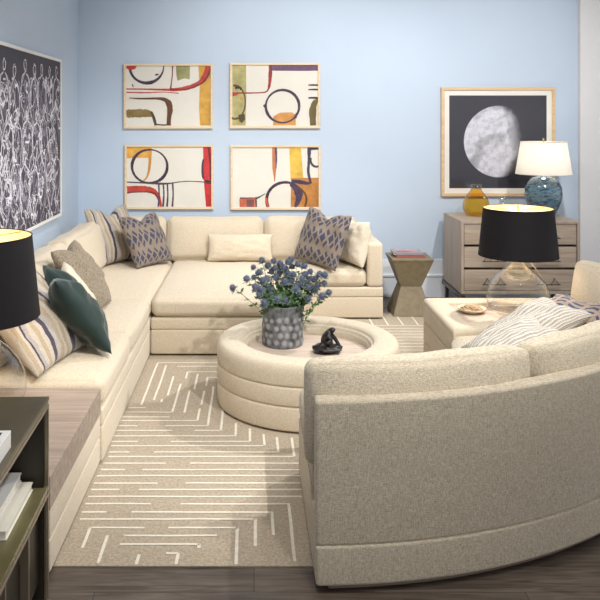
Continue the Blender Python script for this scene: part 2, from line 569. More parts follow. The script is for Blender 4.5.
base_block(XB, XF, 3.715, 5.4)
base_block(XB, XF - .0, 5.402, YB)
base_block(XF + .003, CX1, CY0, YB)
base_block(CX1 + .003, 1.06, 6.40, YB)


def seat(x0, x1, y0, y1, z0=.272, z1=.405, puff=.022):
    bm = bmesh.new()
    rbox(bm, x1 - x0, y1 - y0, z1 - z0, .045, ((x0 + x1) / 2, (y0 + y1) / 2, (z0 + z1) / 2), n=(8, 8, 1), k=5, puff=(.008, .008, puff),
         fn=lambda v: (v.x, v.y, v.z + .006 * noise.noise(Vector((v.x * 5, v.y * 5, 1))) * (1 if v.z > .35 else 0)))
    return place(link('seat_cushion', bm, LINEN, sec), sec)


seat(XB + .13, XF - .0, 3.715, 4.56)
seat(XB + .13, XF - .0, 4.565, 5.385)
seat(XB + .13, XF - .0, 5.39, 6.93)
seat(XF + .006, CX1, CY0, 6.93, puff=.026)
seat(CX1 + .005, .925, 6.40, 6.93)

bm = bmesh.new()                                       # the upholstered back, along both walls
span(bm, XB, XB + .13, 3.715, YB, .268, .62, .03, k=4, n=(1, 6, 1))
place(link('back_frame', bm, LINEN, sec), sec)
bm = bmesh.new()
span(bm, XB + .13, 1.06, YB - .13, YB, .268, .62, .03, k=4, n=(6, 1, 1))
place(link('back_frame', bm, LINEN, sec), sec)
bm = bmesh.new()
rbox(bm, .13, .655, .365, .03, (.995, 6.40 + .3275, .268 + .1825), n=(1, 3, 1), k=4)
place(link('arm', bm, LINEN, sec), sec)


def back_cushion(cx, cy, w, rz, h=.385, t=.22, z=.395, lean=12, seed=0, nm='back_cushion', mat=LINEN, parent=sec):
    bm = bmesh.new()
    rot = Matrix.Rotation(rz, 3, 'Z') @ Matrix.Rotation(R(-lean), 3, 'X')
    bmt = Matrix.Translation((cx, cy, z)) @ rot.to_4x4()

    def fn(v):
        u = 2 * v.x / w
        q = Vector(v)
        q.z += -.014 * (1 - abs(u)) * (v.z > h * .8) + .01 * noise.noise(Vector((v.x * 6 + seed, v.z * 5, seed)))
        q.y += .014 * noise.noise(Vector((v.x * 7, v.z * 7, seed + 3.3)))
        return bmt @ q
    rbox(bm, w - .008, t, h, .06, (0, 0, h / 2), n=(7, 2, 5), k=5, puff=(.006, .028, .012), fn=fn)
    return place(link(nm, bm, mat, parent), parent)


for i, (x0, x1) in enumerate(((-1.24, -.775), (-.77, .085), (.09, .915))):
    back_cushion((x0 + x1) / 2, YB - .27, x1 - x0, 0, seed=i * 3.1)
for i, (y0, y1) in enumerate(((3.74, 4.62), (4.63, 5.52), (5.53, 6.78))):
    back_cushion(XB + .265, (y0 + y1) / 2, y1 - y0, PI / 2, seed=10 + i * 2.7)

# console at the near end of the left run
con = thing('console_table', 'upholstered console with thick bleached oak top at near end of left sofa', 'console', ((XB + XF) / 2, 3.25, 0))
bm = bmesh.new()
span(bm, XB, XF - .01, 2.79, 3.705, .02, .143, .012, k=3, n=(2, 2, 1))
span(bm, XB, XF - .01, 2.79, 3.705, .143, .252, .012, k=3, n=(2, 2, 1))
place(link('base', bm, LINEN, con), con)
bm = box(XB, XF - .008, 2.785, 3.705, .252, .372, .002)
place(link('tabletop', bm, wood('bleached_oak_console', rgb(146, 130, 118), rgb(176, 160, 147), 'X'), con, smooth=False), con)
bm = box(XB + .03, XF - .04, 2.82, 3.68, ZB0, .023, .002)
place(link('plinth', bm, DARKPLINTH, con, smooth=False), con)

# ------------------------------------------------------------------ curved sofa
CCX, CCY = .20, 4.81
RO, RI = 2.098, 1.17
cs = thing('curved_sofa', 'curved oatmeal linen sofa in the right foreground seen from behind', 'sofa', (CCX + .98, CCY - .98, 0))
A0 = R(-89.6)


def a_end(r):
    return R(-19 + (r - 1.02) / .80 * 22)


def arc(t0, t1, ro=0.0):
    """x in -.5..+.5 runs along the arc between the fractions t0 and t1 of its sweep; y is the radius"""
    def fn(v):
        t = t0 + (t1 - t0) * (v.x + .5)
        r = v.y - .17 * max(0, t) ** 1.5 * (RO - v.y) / (RO - RI)
        a1 = a_end(r)
        a = A0 + (a1 - A0) * t
        return (CCX + r * math.cos(a), CCY + r * math.sin(a), v.z)
    return fn


def arc_box(bm, t0, t1, r0, r1, z0, z1, rad, puff=(0, 0, 0), n=(28, 3, 2), k=4, extra=None, rx=None):
    """rounded block that follows the arc"""
    L_ = ((r0 + r1) / 2) * abs(a_end((r0 + r1) / 2) - A0) * (t1 - t0)

    def fn(v):
        q = Vector((v.x / L_, v.y, v.z))
        if extra: q = extra(q)
        return arc(t0, t1)(q)
    rbox(bm, L_, r1 - r0, z1 - z0, rad, (0, (r0 + r1) / 2, (z0 + z1) / 2), n=n, k=k, puff=puff, fn=fn)


bm = bmesh.new(); arc_box(bm, 0.012, .99, RI + .06, RO - .012, ZB0, .026, .003, n=(40, 1, 1), k=1)
place(link('plinth', bm, PLINTH, cs), cs)
bm = bmesh.new(); arc_box(bm, 0, 1, RI, RO - .006, .024, .262, .012, n=(40, 2, 1))
place(link('base', bm, LINEN2, cs), cs)
bm = bmesh.new()
arc_box(bm, 0, 1, RO - .075, RO, .162, .668, .013, n=(44, 1, 3))
arc_box(bm, 0, 1, RO - .13, RO + .004, .024, .165, .012, n=(44, 1, 1))
place(link('back_frame', bm, LINEN2, cs), cs)
for (t0, t1) in ((0, .385), (.387, .70), (.702, 1.0)):
    bm = bmesh.new(); arc_box(bm, t0, t1, RI - .01, RO - .13, .264, .405, .05, puff=(0, .004, .016), n=(16, 5, 1), k=5)
    place(link('seat_cushion', bm, LINEN2, cs), cs)
for i, (t0, t1) in enumerate(((-.008, .262), (.2635, .52), (.5215, .775), (.7765, 1.025))):
    def ex(q, i=i):
        u = min(1.0, max(0.0, (q.z - .395) / .375))
        mid = RO - .135
        q.y = mid + (q.y - mid) * (1 - .45 * u ** 3) * (1 - .35 * min(1, abs(2 * q.x)) ** 10) + .045 * (u - 1)
        w = .007 * noise.noise(Vector((q.x * 5 + i * 4, q.z * 6, i)))
        if i == 3: q.z -= .04 * max(0, q.z - .45) / .3 * (q.x + .5)
        q.z += w + (.010 * (1 - abs(2 * q.x) ** 12) - .010 if u > .8 else 0)
        return q
    bm = bmesh.new(); arc_box(bm, t0, t1, RO - .225, RO - .048, .395, .772, .03, puff=(.005, .03, .004), n=(16, 3, 6), k=5, extra=ex)
    place(link('back_cushion', bm, LINEN2, cs), cs)

# the console that closes the curved sofa's far end
et = thing('end_table', 'upholstered end table with wood inset at far end of the curved sofa', 'end table', (1.6, 5.0, 0))


def poly_prism(bm, pts, z0, z1, mi=0, bev=.0):
    lo = [bm.verts.new((x, y, z0)) for x, y in pts]; hi = [bm.verts.new((x, y, z1)) for x, y in pts]
    n = len(pts)
    fs = [bm.faces.new(hi), bm.faces.new(list(reversed(lo)))]
    for i in range(n): fs.append(bm.faces.new((lo[i], lo[(i + 1) % n], hi[(i + 1) % n], hi[i])))
    for f in fs: f.material_index = mi


def inset_poly(pts, d):
    n = len(pts); res = []
    for i in range(n):
        p0, p1, p2 = Vector(pts[i - 1]), Vector(pts[i]), Vector(pts[(i + 1) % n])
        e1 = (p1 - p0).normalized(); e2 = (p2 - p1).normalized()
        n1 = Vector((-e1.y, e1.x)); n2 = Vector((-e2.y, e2.x))
        m_ = (n1 + n2); m_ = m_ / max(.2, m_.dot(n1))
        res.append(tuple(p1 + m_ * d))
    return res


def sofa_cut(r):
    a = a_end(r); return (CCX + r * math.cos(a) - math.sin(a) * .014, CCY + r * math.sin(a) + math.cos(a) * .014)


ETP = [sofa_cut(1.0 + 1.02 * i / 4) for i in range(5)] + [(2.24, 5.29), (sofa_cut(1.0)[0], 5.29)]
bm = bmesh.new()
for z0, z1 in ((.02, .15), (.15, .285), (.285, .40)):
    sub = bmesh.new(); poly_prism(sub, inset_poly(ETP, 0), z0, z1)
    bmesh.ops.recalc_face_normals(sub, faces=sub.faces)
    bmesh.ops.bevel(sub, geom=list(sub.edges), offset=.012, segments=3, affect='EDGES', profile=.5)
    tmp = bpy.data.meshes.new('t'); sub.to_mesh(tmp); sub.free(); bm.from_mesh(tmp); bpy.data.meshes.remove(tmp)
inn = inset_poly(ETP, .13); outp = ETP
n_ = len(ETP)
rims = [(inset_poly(ETP, .004), .385), (ETP, .412), (inset_poly(ETP, .010), .434), (inset_poly(ETP, .03), .443), (inset_poly(ETP, .11), .443), (inset_poly(ETP, .125), .437), (inn, .425), (inn, .39)]
rv = [[bm.verts.new((x, y, z)) for x, y in ps] for ps, z in rims]
for a_, b_ in zip(rv, rv[1:]):
    for i in range(n_): bm.faces.new((a_[i], a_[(i + 1) % n_], b_[(i + 1) % n_], b_[i]))
o = place(link('body', bm, LINEN, et), et); sharp(o, 50)
bm = bmesh.new(); poly_prism(bm, inset_poly(ETP, .128), .395, .418)
place(link('inset_top', bm, TRAYW, et, smooth=False), et)
bm = bmesh.new(); poly_prism(bm, inset_poly(ETP, .05), 0, .022)
place(link('plinth', bm, DARKPLINTH, et, smooth=False), et)

# ------------------------------------------------------------------ drum ottoman
OX, OY, OR_ = .315, 4.585, .53
ot = thing('drum_ottoman', 'round oatmeal upholstered drum ottoman table with recessed tray top', 'ottoman', (OX, OY, 0))
prof = [(.48, .008)]


def band(z0, z1, r):
    return [(r - .007, z0 + .0005), (r - .002, z0 + .004), (r, z0 + .012), (r + .001, (z0 + z1) / 2), (r, z1 - .012), (r - .002, z1 - .004), (r - .007, z1 - .0005)]


prof += band(.008, .135, OR_) + band(.137, .24, OR_)
prof += [(OR_ - .007, .2405), (OR_ - .002, .244), (OR_, .254), (OR_ + .001, .31), (OR_ - .002, .335), (OR_ - .010, .351), (OR_ - .024, .360), (OR_ - .05, .364), (OR_ - .11, .364), (OR_ - .137, .360),
         (OR_ - .148, .345), (OR_ - .150, .336), (OR_ - .156, .338), (OR_ - .162, .330), (OR_ - .162, .316), (OR_ - .170, .314), (OR_ - .172, .308), (OR_ - .172, .272)]
bm = bmesh.new(); lathe(bm, prof, 96, cap0=True, cap1=False)
link('upholstered_drum', bm, LINEN, ot)
bm = bmesh.new(); lathe(bm, [(0, .26), (OR_ - .171, .26), (OR_ - .171, .28), (0, .28)], 72)
link('tray', bm, TRAYW, ot, smooth=False)
bm = bmesh.new(); lathe(bm, [(0, 0.0), (.47, 0.0), (.47, .009), (0, .009)], 72)
link('plinth', bm, DARKPLINTH, ot, smooth=False)
ot.location.z = RZ + .001
for o in (): pass

# ------------------------------------------------------------------ planter and thistles
TZ = RZ + .001 + .28
PX, PY = .174, 4.73
PR, PH = .122, .243
bm = bmesh.new()
nA, nH = 168, 64
lay = bm.verts.layers.float.new('dot')
dots = []
for row in range(4):
    for k in range(16):
        dots.append((2 * PI * (k + .5 * (row % 2)) / 16 + random.uniform(-.05, .05), .032 + row * .044 + random.uniform(-.005, .005), random.uniform(.016, .021)))
grid = []
for j in range(nH + 1):
    z = PH * j / nH; ring = []
    for i in range(nA):
        a = 2 * PI * i / nA; s = 0
        for (da, dz, dr) in dots:
            dd = (a - da + PI) % (2 * PI) - PI
            q = ((dd * PR) ** 2 + (z - dz) ** 2) / (dr * dr)
            if q < 1: s = max(s, (1 - q) ** .7)
        r = PR * (.985 + .015 * min(1, z / .02)) + .005 * s
        v = bm.verts.new((r * math.cos(a), r * math.sin(a), z)); v[lay] = s
        ring.append(v)
    grid.append(ring)
for r_, dz in ((PR - .006, PH + .002), (PR - .01, PH - .004), (PR - .012, .03)):
    grid.append([bm.verts.new((r_ * math.cos(2 * PI * i / nA), r_ * math.sin(2 * PI * i / nA), dz)) for i in range(nA)])
for a_, b_ in zip(grid, grid[1:]):
    for i in range(nA): bm.faces.new((a_[i], a_[(i + 1) % nA], b_[(i + 1) % nA], b_[i]))
bm.faces.new(list(reversed(grid[0]))); bm.faces.new(grid[-1])
m, nt, b = new_mat('weathered_zinc'); N, L = nt.nodes.new, nt.links.new
tc = N('ShaderNodeTexCoord'); nz = N('ShaderNodeTexNoise'); nz.inputs['Scale'].default_value = 26; nz.inputs['Detail'].default_value = 6
L(tc.outputs['Object'], nz.inputs['Vector'])
cr = N('ShaderNodeValToRGB'); e = cr.color_ramp.elements
e[0].position = .35; e[0].color = rgb(72, 74, 78); e[1].position = .68; e[1].color = rgb(136, 138, 142)
L(nz.outputs['Fac'], cr.inputs[0])
at_ = N('ShaderNodeAttribute'); at_.attribute_name = 'dot'
pm = N('ShaderNodeMath'); pm.operation = 'MULTIPLY'; pm.inputs[1].default_value = .5; L(at_.outputs['Fac'], pm.inputs[0])
mx = N('ShaderNodeMix'); mx.data_type = 'RGBA'; mx.inputs[7].default_value = rgb(200, 203, 206)
L(pm.outputs[0], mx.inputs[0]); L(cr.outputs[0], mx.inputs[6]); L(mx.outputs[2], b.inputs['Base Color'])
b.inputs['Metallic'].default_value = .35; b.inputs['Roughness'].default_value = .5
pl = link('planter', bm, m); pl.location = (PX, PY, TZ + .0005)
tag(pl, 'hammered zinc planter with raised dots on the round ottoman', 'planter')

fa = thing('thistle_arrangement', 'bushy bunch of blue sea holly thistles in the zinc planter', 'flowers', (PX, PY, TZ + .04))
FO = Vector(fa.location)
THM = plain('thistle_blue', rgb(108, 116, 138), rough=.8, var=.35, vscale=60)
THB = plain('bract_bluegreen', rgb(100, 122, 112), rough=.7, var=.25, vscale=40)
LEAFM = plain('thistle_leaf', rgb(84, 116, 68), rough=.6, var=.35, vscale=18)
STEMM = plain('thistle_stem', rgb(98, 122, 84), rough=.6, var=.2)


def head_mesh(seed):
    rnd = random.Random(seed)
    bm = bmesh.new()
    sphere(bm, (0, 0, .012), .0115, 10, 7, (1, 1, 1.15))
    for i in range(110):                                  # spikes all over the cone
        zc = 1 - 1.75 * (i + .5) / 110; a = i * 2.39996
        rr = math.sqrt(max(0, 1 - zc * zc))
        d = Vector((rr * math.cos(a), rr * math.sin(a), zc))
        p = Vector((0, 0, .012)) + d * .011
        s = d.cross(Vector((.3, .8, .5))).normalized() * .0013; t = d.cross(s).normalized() * .0013
        tip = p + d * rnd.uniform(.005, .009)
        vs = [bm.verts.new(p + s), bm.verts.new(p - s * .5 + t), bm.verts.new(p - s * .5 - t), bm.verts.new(tip)]
        for f in ((0, 1, 3), (1, 2, 3), (2, 0, 3)): bm.faces.new([vs[k] for k in f])
    for k in range(11):                                   # spiny collar of bracts
        a = 2 * PI * k / 11 + rnd.uniform(-.15, .15); ln = rnd.uniform(.024, .034); up = rnd.uniform(-.004, .012)
        d = Vector((math.cos(a), math.sin(a), 0)); s = Vector((-d.y, d.x, 0))
        p0 = d * .005; p1 = d * ln * .55 + Vector((0, 0, up * .4)); p2 = d * ln + Vector((0, 0, up))
        vs = [bm.verts.new(p0 + s * .002), bm.verts.new(p0 - s * .002), bm.verts.new(p1 - s * .0045), bm.verts.new(p2), bm.verts.new(p1 + s * .0045)]
        f = bm.faces.new(vs); f.material_index = 1
    bmesh.ops.recalc_face_normals(bm, faces=[f for f in bm.faces if f.material_index == 0])
    me = bpy.data.meshes.new('thistle_head'); bm.to_mesh(me); bm.free()
    me.materials.append(THM); me.materials.append(THB)
    return me


HEADS = [head_mesh(i) for i in range(5)]
hpx = [(65, 207), (168, 105), (210, 72), (268, 75), (135, 163), (170, 155), (198, 132), (237, 162), (258, 125), (300, 90), (298, 135), (332, 130), (355, 68), (360, 102), (388, 92),
       (420, 100), (325, 178), (356, 175), (368, 142), (433, 178), (425, 143), (450, 128), (472, 217), (522, 145), (520, 185), (543, 232), (508, 250), (488, 195), (457, 163), (390, 237),
       (332, 268), (288, 265), (258, 243), (222, 283), (305, 248), (378, 210), (440, 262), (205, 215), (215, 170), (497, 140), (280, 160), (340, 82), (345, 152), (195, 240), (445, 205), (240, 205),
       (180, 205), (410, 160), (318, 110), (275, 110), (400, 190), (240, 100), (480, 160)]
leafs = []
for k, (zx, zy) in enumerate(hpx):
    px, py = 220 + zx / 5, 245 + zy / 5
    frac = (zy - 70) / 210
    side = abs(px - 283) / 50
    dep = .13 - .26 * frac + random.uniform(-.05, .05)
    dep *= max(.15, 1 - .6 * side)
    p = at(px, py + 1.5, PY + dep) - FO
    root = Vector((random.uniform(-.05, .05) + p.x * .15, random.uniform(-.05, .05) + p.y * .15, 0))
    midp = root * .5 + p * .5 + Vector((-p.x * .18, -p.y * .18, .05 * (1 - side * .6)))
    pts = []
    for i in range(9):
        t = i / 8; pts.append(root * (1 - t) ** 2 + midp * 2 * t * (1 - t) + p * t * t)
    bm = bmesh.new(); tube(bm, pts, [.0026 - .0012 * i / 8 for i in range(9)], 6)
    st = link('stem', bm, STEMM, fa)
    hd = bpy.data.objects.new('thistle_head', HEADS[k % 5]); C.objects.link(hd); hd.parent = st
    d = (pts[-1] - pts[-3]).normalized()
    d = (d + Vector((0, -.25, .25))).normalized()
    s = random.uniform(1.15, 1.5)
    hd.matrix_local = Matrix.Translation(p - d * .012) @ d.to_track_quat('Z', 'Y').to_matrix().to_4x4() @ Matrix.Rotation(random.uniform(0, 6), 4, 'Z') @ Matrix.Scale(s, 4)
    for i in (3, 4, 5, 6, 7):
        for q in range(4): leafs.append((pts[i], random.uniform(.02, .042)))
for k in range(330):                                      # the dense leaves above the rim
    a = random.uniform(0, 2 * PI); rr = .13 * math.sqrt(random.random())
    leafs.append((Vector((rr * math.cos(a), rr * math.sin(a), random.uniform(.185, .30) - rr * .25)), random.uniform(.03, .055)))
bm = bmesh.new()
for p, ln in leafs:
    d = Vector((random.gauss(0, 1), random.gauss(0, 1), random.gauss(.35, .6))).normalized()
    s = d.cross(Vector((random.gauss(0, 1), random.gauss(0, 1), random.gauss(0, 1)))).normalized()
    nrm = d.cross(s) * ln * .18
    w = ln * .2
    a0 = bm.verts.new(p); tip = bm.verts.new(p + d * ln - nrm)
    l1 = bm.verts.new(p + d * ln * .3 + s * w * .8); r1 = bm.verts.new(p + d * ln * .3 - s * w * .8)
    l2 = bm.verts.new(p + d * ln * .62 + s * w * 1.1); r2 = bm.verts.new(p + d * ln * .62 - s * w * 1.1)
    c1 = bm.verts.new(p + d * ln * .5 + nrm * .6)
    for f in ((a0, r1, c1), (a0, c1, l1), (l1, c1, l2), (r1, r2, c1), (l2, c1, tip), (c1, r2, tip)): bm.faces.new(f)
fo = link('foliage', bm, LEAFM, fa, smooth=False, recalc=False)
bm = bmesh.new(); lathe(bm, [(0, .155), (.105, .155), (.105, .165), (.06, .172), (0, .175)], 32)
link('moss', bm, plain('moss', rgb(48, 60, 36), rough=.9, var=.4, vscale=40), fa)

# ------------------------------------------------------------------ bronze figure
fg = thing('bronze_figurine', 'small dark bronze crouching figure sculpture on the ottoman tray', 'sculpture', (.435, 4.555, TZ + .0006), R(4))
BRZ = plain('patinated_bronze', rgb(52, 50, 50), rough=.38, metal=.55, var=.25, vscale=40, bump=.4, bscale=120)


def skin_body(name, joints, edges, mat, parent, subdiv=2):
    me = bpy.data.meshes.new(name)
    me.from_pydata([j[0] for j in joints], edges, [])
    o = bpy.data.objects.new(name, me); C.objects.link(o); o.parent = parent
    sk = o.modifiers.new('Skin', 'SKIN'); sk.use_smooth_shade = True
    sd = o.modifiers.new('Sub', 'SUBSURF'); sd.levels = subdiv; sd.render_levels = subdiv
    for i, j in enumerate(joints):
        me.skin_vertices[0].data[i].radius = (j[1], j[1]) if not isinstance(j[1], tuple) else j[1]
        me.skin_vertices[0].data[i].use_root = (i == 0)
    me.materials.append(mat)
    return o


J = [((-.020, 0, .046), .030), ((-.024, 0, .078), .030), ((-.010, 0, .108), .031), ((.008, -.002, .124), .019), ((.026, -.006, .132), .021), ((.036, -.008, .122), .015),   # trunk, neck, head, face
     ((-.008, -.034, .106), .017), ((.010, -.046, .080), .014), ((-.014, -.052, .068), .012), ((-.026, -.050, .066), .010),    # right arm folded over the knee
     ((.006, .026, .106), .017), ((.040, .018, .078), .0135), ((.060, .006, .044), .0105), ((.070, .002, .028), .010),          # left arm reaching down
     ((-.022, -.026, .044), .024), ((-.050, -.046, .056), .019), ((-.064, -.042, .030), .015), ((-.080, -.046, .017), .012),      # right leg
     ((-.004, .010, .044), .023), ((.008, -.030, .066), .018), ((.010, -.038, .034), .014), ((.022, -.048, .018), .011)]       # left leg
E = [(0, 1), (1, 2), (2, 3), (3, 4), (4, 5), (2, 6), (6, 7), (7, 8), (8, 9), (2, 10), (10, 11), (11, 12), (12, 13), (0, 14), (14, 15), (15, 16), (16, 17), (0, 18), (18, 19), (19, 20), (20, 21)]
skin_body('figure', J, E, BRZ, fg)
bm = bmesh.new()
sub = bmesh.new(); bmesh.ops.create_icosphere(sub, subdivisions=4, radius=1)
for v in sub.verts:
    d = v.co.copy()
    k = 1 + .28 * noise.noise(d * 1.8) + .08 * noise.noise(d * 5)
    x = d.x * .088 * k; y = d.y * .066 * k
    z = .024 + d.z * .022 * k + .012 * (d.x < -.1) * max(0, d.z)
    v.co = (x, y, max(0, z))
link('rock_base', sub, BRZ, fg)

# ------------------------------------------------------------------ throw pillows
def pillow(name, label, w, h, t, mat, loc, yaw, tilt, chop=.0, seed=0, group=None, roll=0, plump=.42, cat='pillow'):
    n = 30
    bm = bmesh.new(); uvl = bm.loops.layers.uv.new('UVMap')
    rnd = random.Random(seed)
    G = {}
    for side in (-1, 1):
        for i in range(n + 1):
            for j in range(n + 1):
                edge = i in (0, n) or j in (0, n)
                if edge and side == 1: G[(side, i, j)] = G[(-1, i, j)]; continue
                u = -math.cos(PI * i / n) * .55 + (2 * i / n - 1) * .45; v = -math.cos(PI * j / n) * .55 + (2 * j / n - 1) * .45
                th = (max(0, (1 - u * u)) * max(0, (1 - v * v))) ** plump
                x = u * w / 2 * (1 - .055 * (1 - v * v) * abs(u) ** 3)
                z = h / 2 + v * h / 2 * (1 - .055 * (1 - u * u) * abs(v) ** 3)
                if chop and v > -.2:
                    z -= chop * math.exp(-(u / .34) ** 2) * ((v + .2) / 1.2) ** 2
                    th *= 1 - .25 * math.exp(-(u / .3) ** 2) * max(0, v)
                wr = noise.noise(Vector((u * 2.6 + seed, v * 2.6, seed * 1.7 + side))) * .13 * t * min(1, h / .45) + noise.noise(Vector((u * 6, v * 6 + seed, side))) * .04 * t * min(1, h / .45)
                y = side * (t / 2) * th + wr * min(1, th * 1.5)
                # corners turn a little towards the front
                z += .006 * noise.noise(Vector((u * 5, v * 5, seed)))
                G[(side, i, j)] = bm.verts.new((x, y, z))
    for side in (-1, 1):
        for i in range(n):
            for j in range(n):
                q = [(i, j), (i + 1, j), (i + 1, j + 1), (i, j + 1)]
                try:
                    f = bm.faces.new([G[(side, a, b_)] for a, b_ in q])
                except ValueError:
                    continue
                for lp, (a, b_) in zip(f.loops, q): lp[uvl].uv = (a / n, b_ / n)
    o = link(name, bm, mat)
    o.matrix_world = Matrix.Translation(loc) @ Matrix.Rotation(R(yaw), 4, 'Z') @ Matrix.Rotation(R(-tilt), 4, 'X') @ Matrix.Rotation(R(roll), 4, 'Y')
    return tag(o, label, cat, group)


SZ = .432
PG = None
G1, G2 = 'throw pillows on the sectional', 'throw pillows on the curved sofa'
pillow('throw_pillow', 'cream and tan pillow with navy stripes, partly behind the black lamp shade', .60, .52, .17, STRIPED, (-.955, 3.98, SZ - .005), 77, 42, .05, 1, G1)
pillow('throw_pillow', 'dark teal velvet throw pillow on the left sofa', .50, .49, .21, VELVET, (-.825, 4.25, SZ + .005), 112, 36, .08, 2, G1, plump=.55)
pillow('throw_pillow', 'plain cream pillow tucked between the teal and tweed pillows', .42, .42, .12, CREAMF, (-.90, 4.56, SZ), 98, 33, .03, 3, G1)
pillow('throw_pillow', 'brown-grey tweed throw pillow on the left sofa behind the teal one', .48, .48, .17, TWEED, (-.97, 4.98, SZ), 86, 32, .06, 4, G1)
pillow('throw_pillow', 'striped pillow with navy lines in the far corner of the sectional', .50, .50, .17, STRIPED, (-1.12, 6.64, SZ), 56, 24, .08, 5, G1)
pillow('throw_pillow', 'navy and taupe lattice pillow in the far left corner of the sectional', .46, .46, .15, LATTICE, (-.82, 6.53, SZ), 56, 28, .06, 6, G1)
pillow('lumbar_pillow', 'small oatmeal lumbar pillow leaning on the middle back cushion', .57, .235, .13, LINEN, (-.12, 6.70, SZ - .005), 0, 14, 0, 7, G1)
pillow('throw_pillow', 'navy and taupe lattice pillow near the right arm of the sectional', .50, .47, .16, LATTICE, (.50, 6.52, SZ), -48, 20, .06, 8, G1, roll=5)
pillow('throw_pillow', 'plump cream pillow leaning on the right arm of the sectional', .50, .375, .19, CREAMF, (.80, 6.60, SZ), -70, 10, .02, 9, G1)
pillow('throw_pillow', 'grey and cream striped pillow nearest the bowl on the curved sofa', .46, .42, .14, FEATHER, (1.12, 3.93, SZ), -86, 66, .03, 10, G2)
pillow('throw_pillow', 'grey and cream striped pillow in front of the glass lamp, beside the blue ikat pillow', .44, .42, .14, FEATHER, (1.40, 4.30, SZ), -74, 67, .03, 11, G2)
pillow('throw_pillow', 'blue and tan ikat pillow against the far back cushion of the curved sofa', .42, .30, .13, IKAT, (1.70, 4.38, SZ), -62, 56, .03, 12, G2)

# ------------------------------------------------------------------ lamps
SEAMM = plain('black_seam', rgb(14, 12, 14), rough=.7)
m = bpy.data.materials.new('warm_bulb'); m.use_nodes = True
bb = m.node_tree.nodes['Principled BSDF']; bb.inputs['Base Color'].default_value = (1, .9, .75, 1)
bb.inputs['Emission Color'].default_value = (1, .80, .52, 1); bb.inputs['Emission Strength'].default_value = 8
BULBM = m


def point(name, loc, power, col=(1, .88, .72), size=.03, parent=None):
    l = bpy.data.lights.new(name, 'POINT'); l.energy = power; l.color = col; l.shadow_soft_size = size
    o = bpy.data.objects.new(name, l); C.objects.link(o); o.location = loc
    if parent: o.parent = parent
    return o


def glass_lamp(label, loc, s=1.0):
    t = thing('table_lamp', label, 'lamp', loc, group='black shaded glass jug lamps')
    t.scale = (s, s, s)
    g = [(0, .004), (.10, .004), (.16, .010), (.19, .03), (.201, .065), (.201, .10), (.193, .14), (.172, .185), (.138, .228), (.098, .262), (.062, .288), (.045, .306), (.038, .33), (.036, .358), (.040, .366)]
    gi = [(max(0, r - .005), z + .004 if i < 4 else z) for i, (r, z) in enumerate(g)]
    bm = bmesh.new(); lathe(bm, g, 64, cap0=False, cap1=False)
    link('glass_base', bm, CLEAR, t)
    # the turned-in inner bubble under the neck
    bm = bmesh.new(); lathe(bm, [(.034, .35), (.038, .318), (.058, .288), (.078, .255), (.084, .235), (.076, .215), (.05, .203), (0, .199)], 48, cap0=False, cap1=False)
    link('inner_glass', bm, CLEARWALL, t)
    bm = bmesh.new(); lathe(bm, [(0, .362), (.030, .362), (.030, .372), (.014, .380), (.010, .40), (.018, .41), (.018, .45), (0, .45)], 24)
    link('socket', bm, BRASS, t)
    bm = bmesh.new(); sphere(bm, (0, 0, .485), .032, 16, 10)
    link('bulb', bm, BULBM, t)
    z0, z1, r0, r1 = .360, .668, .252, .222
    bm = bmesh.new()
    lathe(bm, [(r0, z0), (r1, z1)], 72, cap0=False, cap1=False)
    lathe(bm, [(r1 - .002, z1), (r0 - .002, z0)], 72, mi=1, cap0=False, cap1=False)
    lathe(bm, [(r1 + .001, z1 - .001), (r1 + .001, z1 + .002), (r1 - .003, z1 + .002), (r1 - .003, z1 - .001)], 72, closed=True)
    lathe(bm, [(r0 + .001, z0 - .002), (r0 + .001, z0 + .001), (r0 - .003, z0 + .001), (r0 - .003, z0 - .002)], 72, closed=True)
    sh = link('lamp_shade', bm, [BLACKSHADE, GOLDLINE], t)
    ca, sa = math.cos(R(-36)), math.sin(R(-36))
    bm = bmesh.new(); tube(bm, [((r0 + .0005) * ca, (r0 + .0005) * sa, z0), ((r1 + .0005) * ca, (r1 + .0005) * sa, z1)], .0016, 6)
    link('shade_seam', bm, SEAMM, sh)
    bm = bmesh.new()
    for k in range(3):
        a = 2 * PI * k / 3 + .4
        tube(bm, [(0, 0, .655), ((r1 - .003) * math.cos(a), (r1 - .003) * math.sin(a), .661)], .0022, 6)
    for sx in (-1, 1):
        tube(bm, [(sx * .018, 0, .43), (sx * .05, 0, .48), (sx * .05, 0, .57), (0, 0, .654)], .002, 6)
    link('harp', bm, BRASS, t)
    bm = bmesh.new(); lathe(bm, [(0, .652), (.006, .652), (.004, .664), (.009, .674), (.006, .684), (0, .688)], 16)
    link('finial', bm, BRASS, t)
    bm = bmesh.new(); tube(bm, [(.033, -.01, .37), (.06, -.01, .335), (.12, -.01, .262), (.185, .02, .17), (.212, .05, .06), (.22, .08, .004)], .0028, 6)
    link('cord', bm, plain('pale_cord', rgb(222, 206, 176), rough=.6), t)
    point('bulb_light', (0, 0, .55), 2.6 * s, parent=t, size=.04)
    return t


glass_lamp('black shaded glass jug lamp on the end table by the dresser', (1.70, 5.02, .4185), .985)
glass_lamp('black shaded glass jug lamp on the console at left edge', (-1.235, 3.42, .3725), 1.14).rotation_euler = (0, 0, R(150))

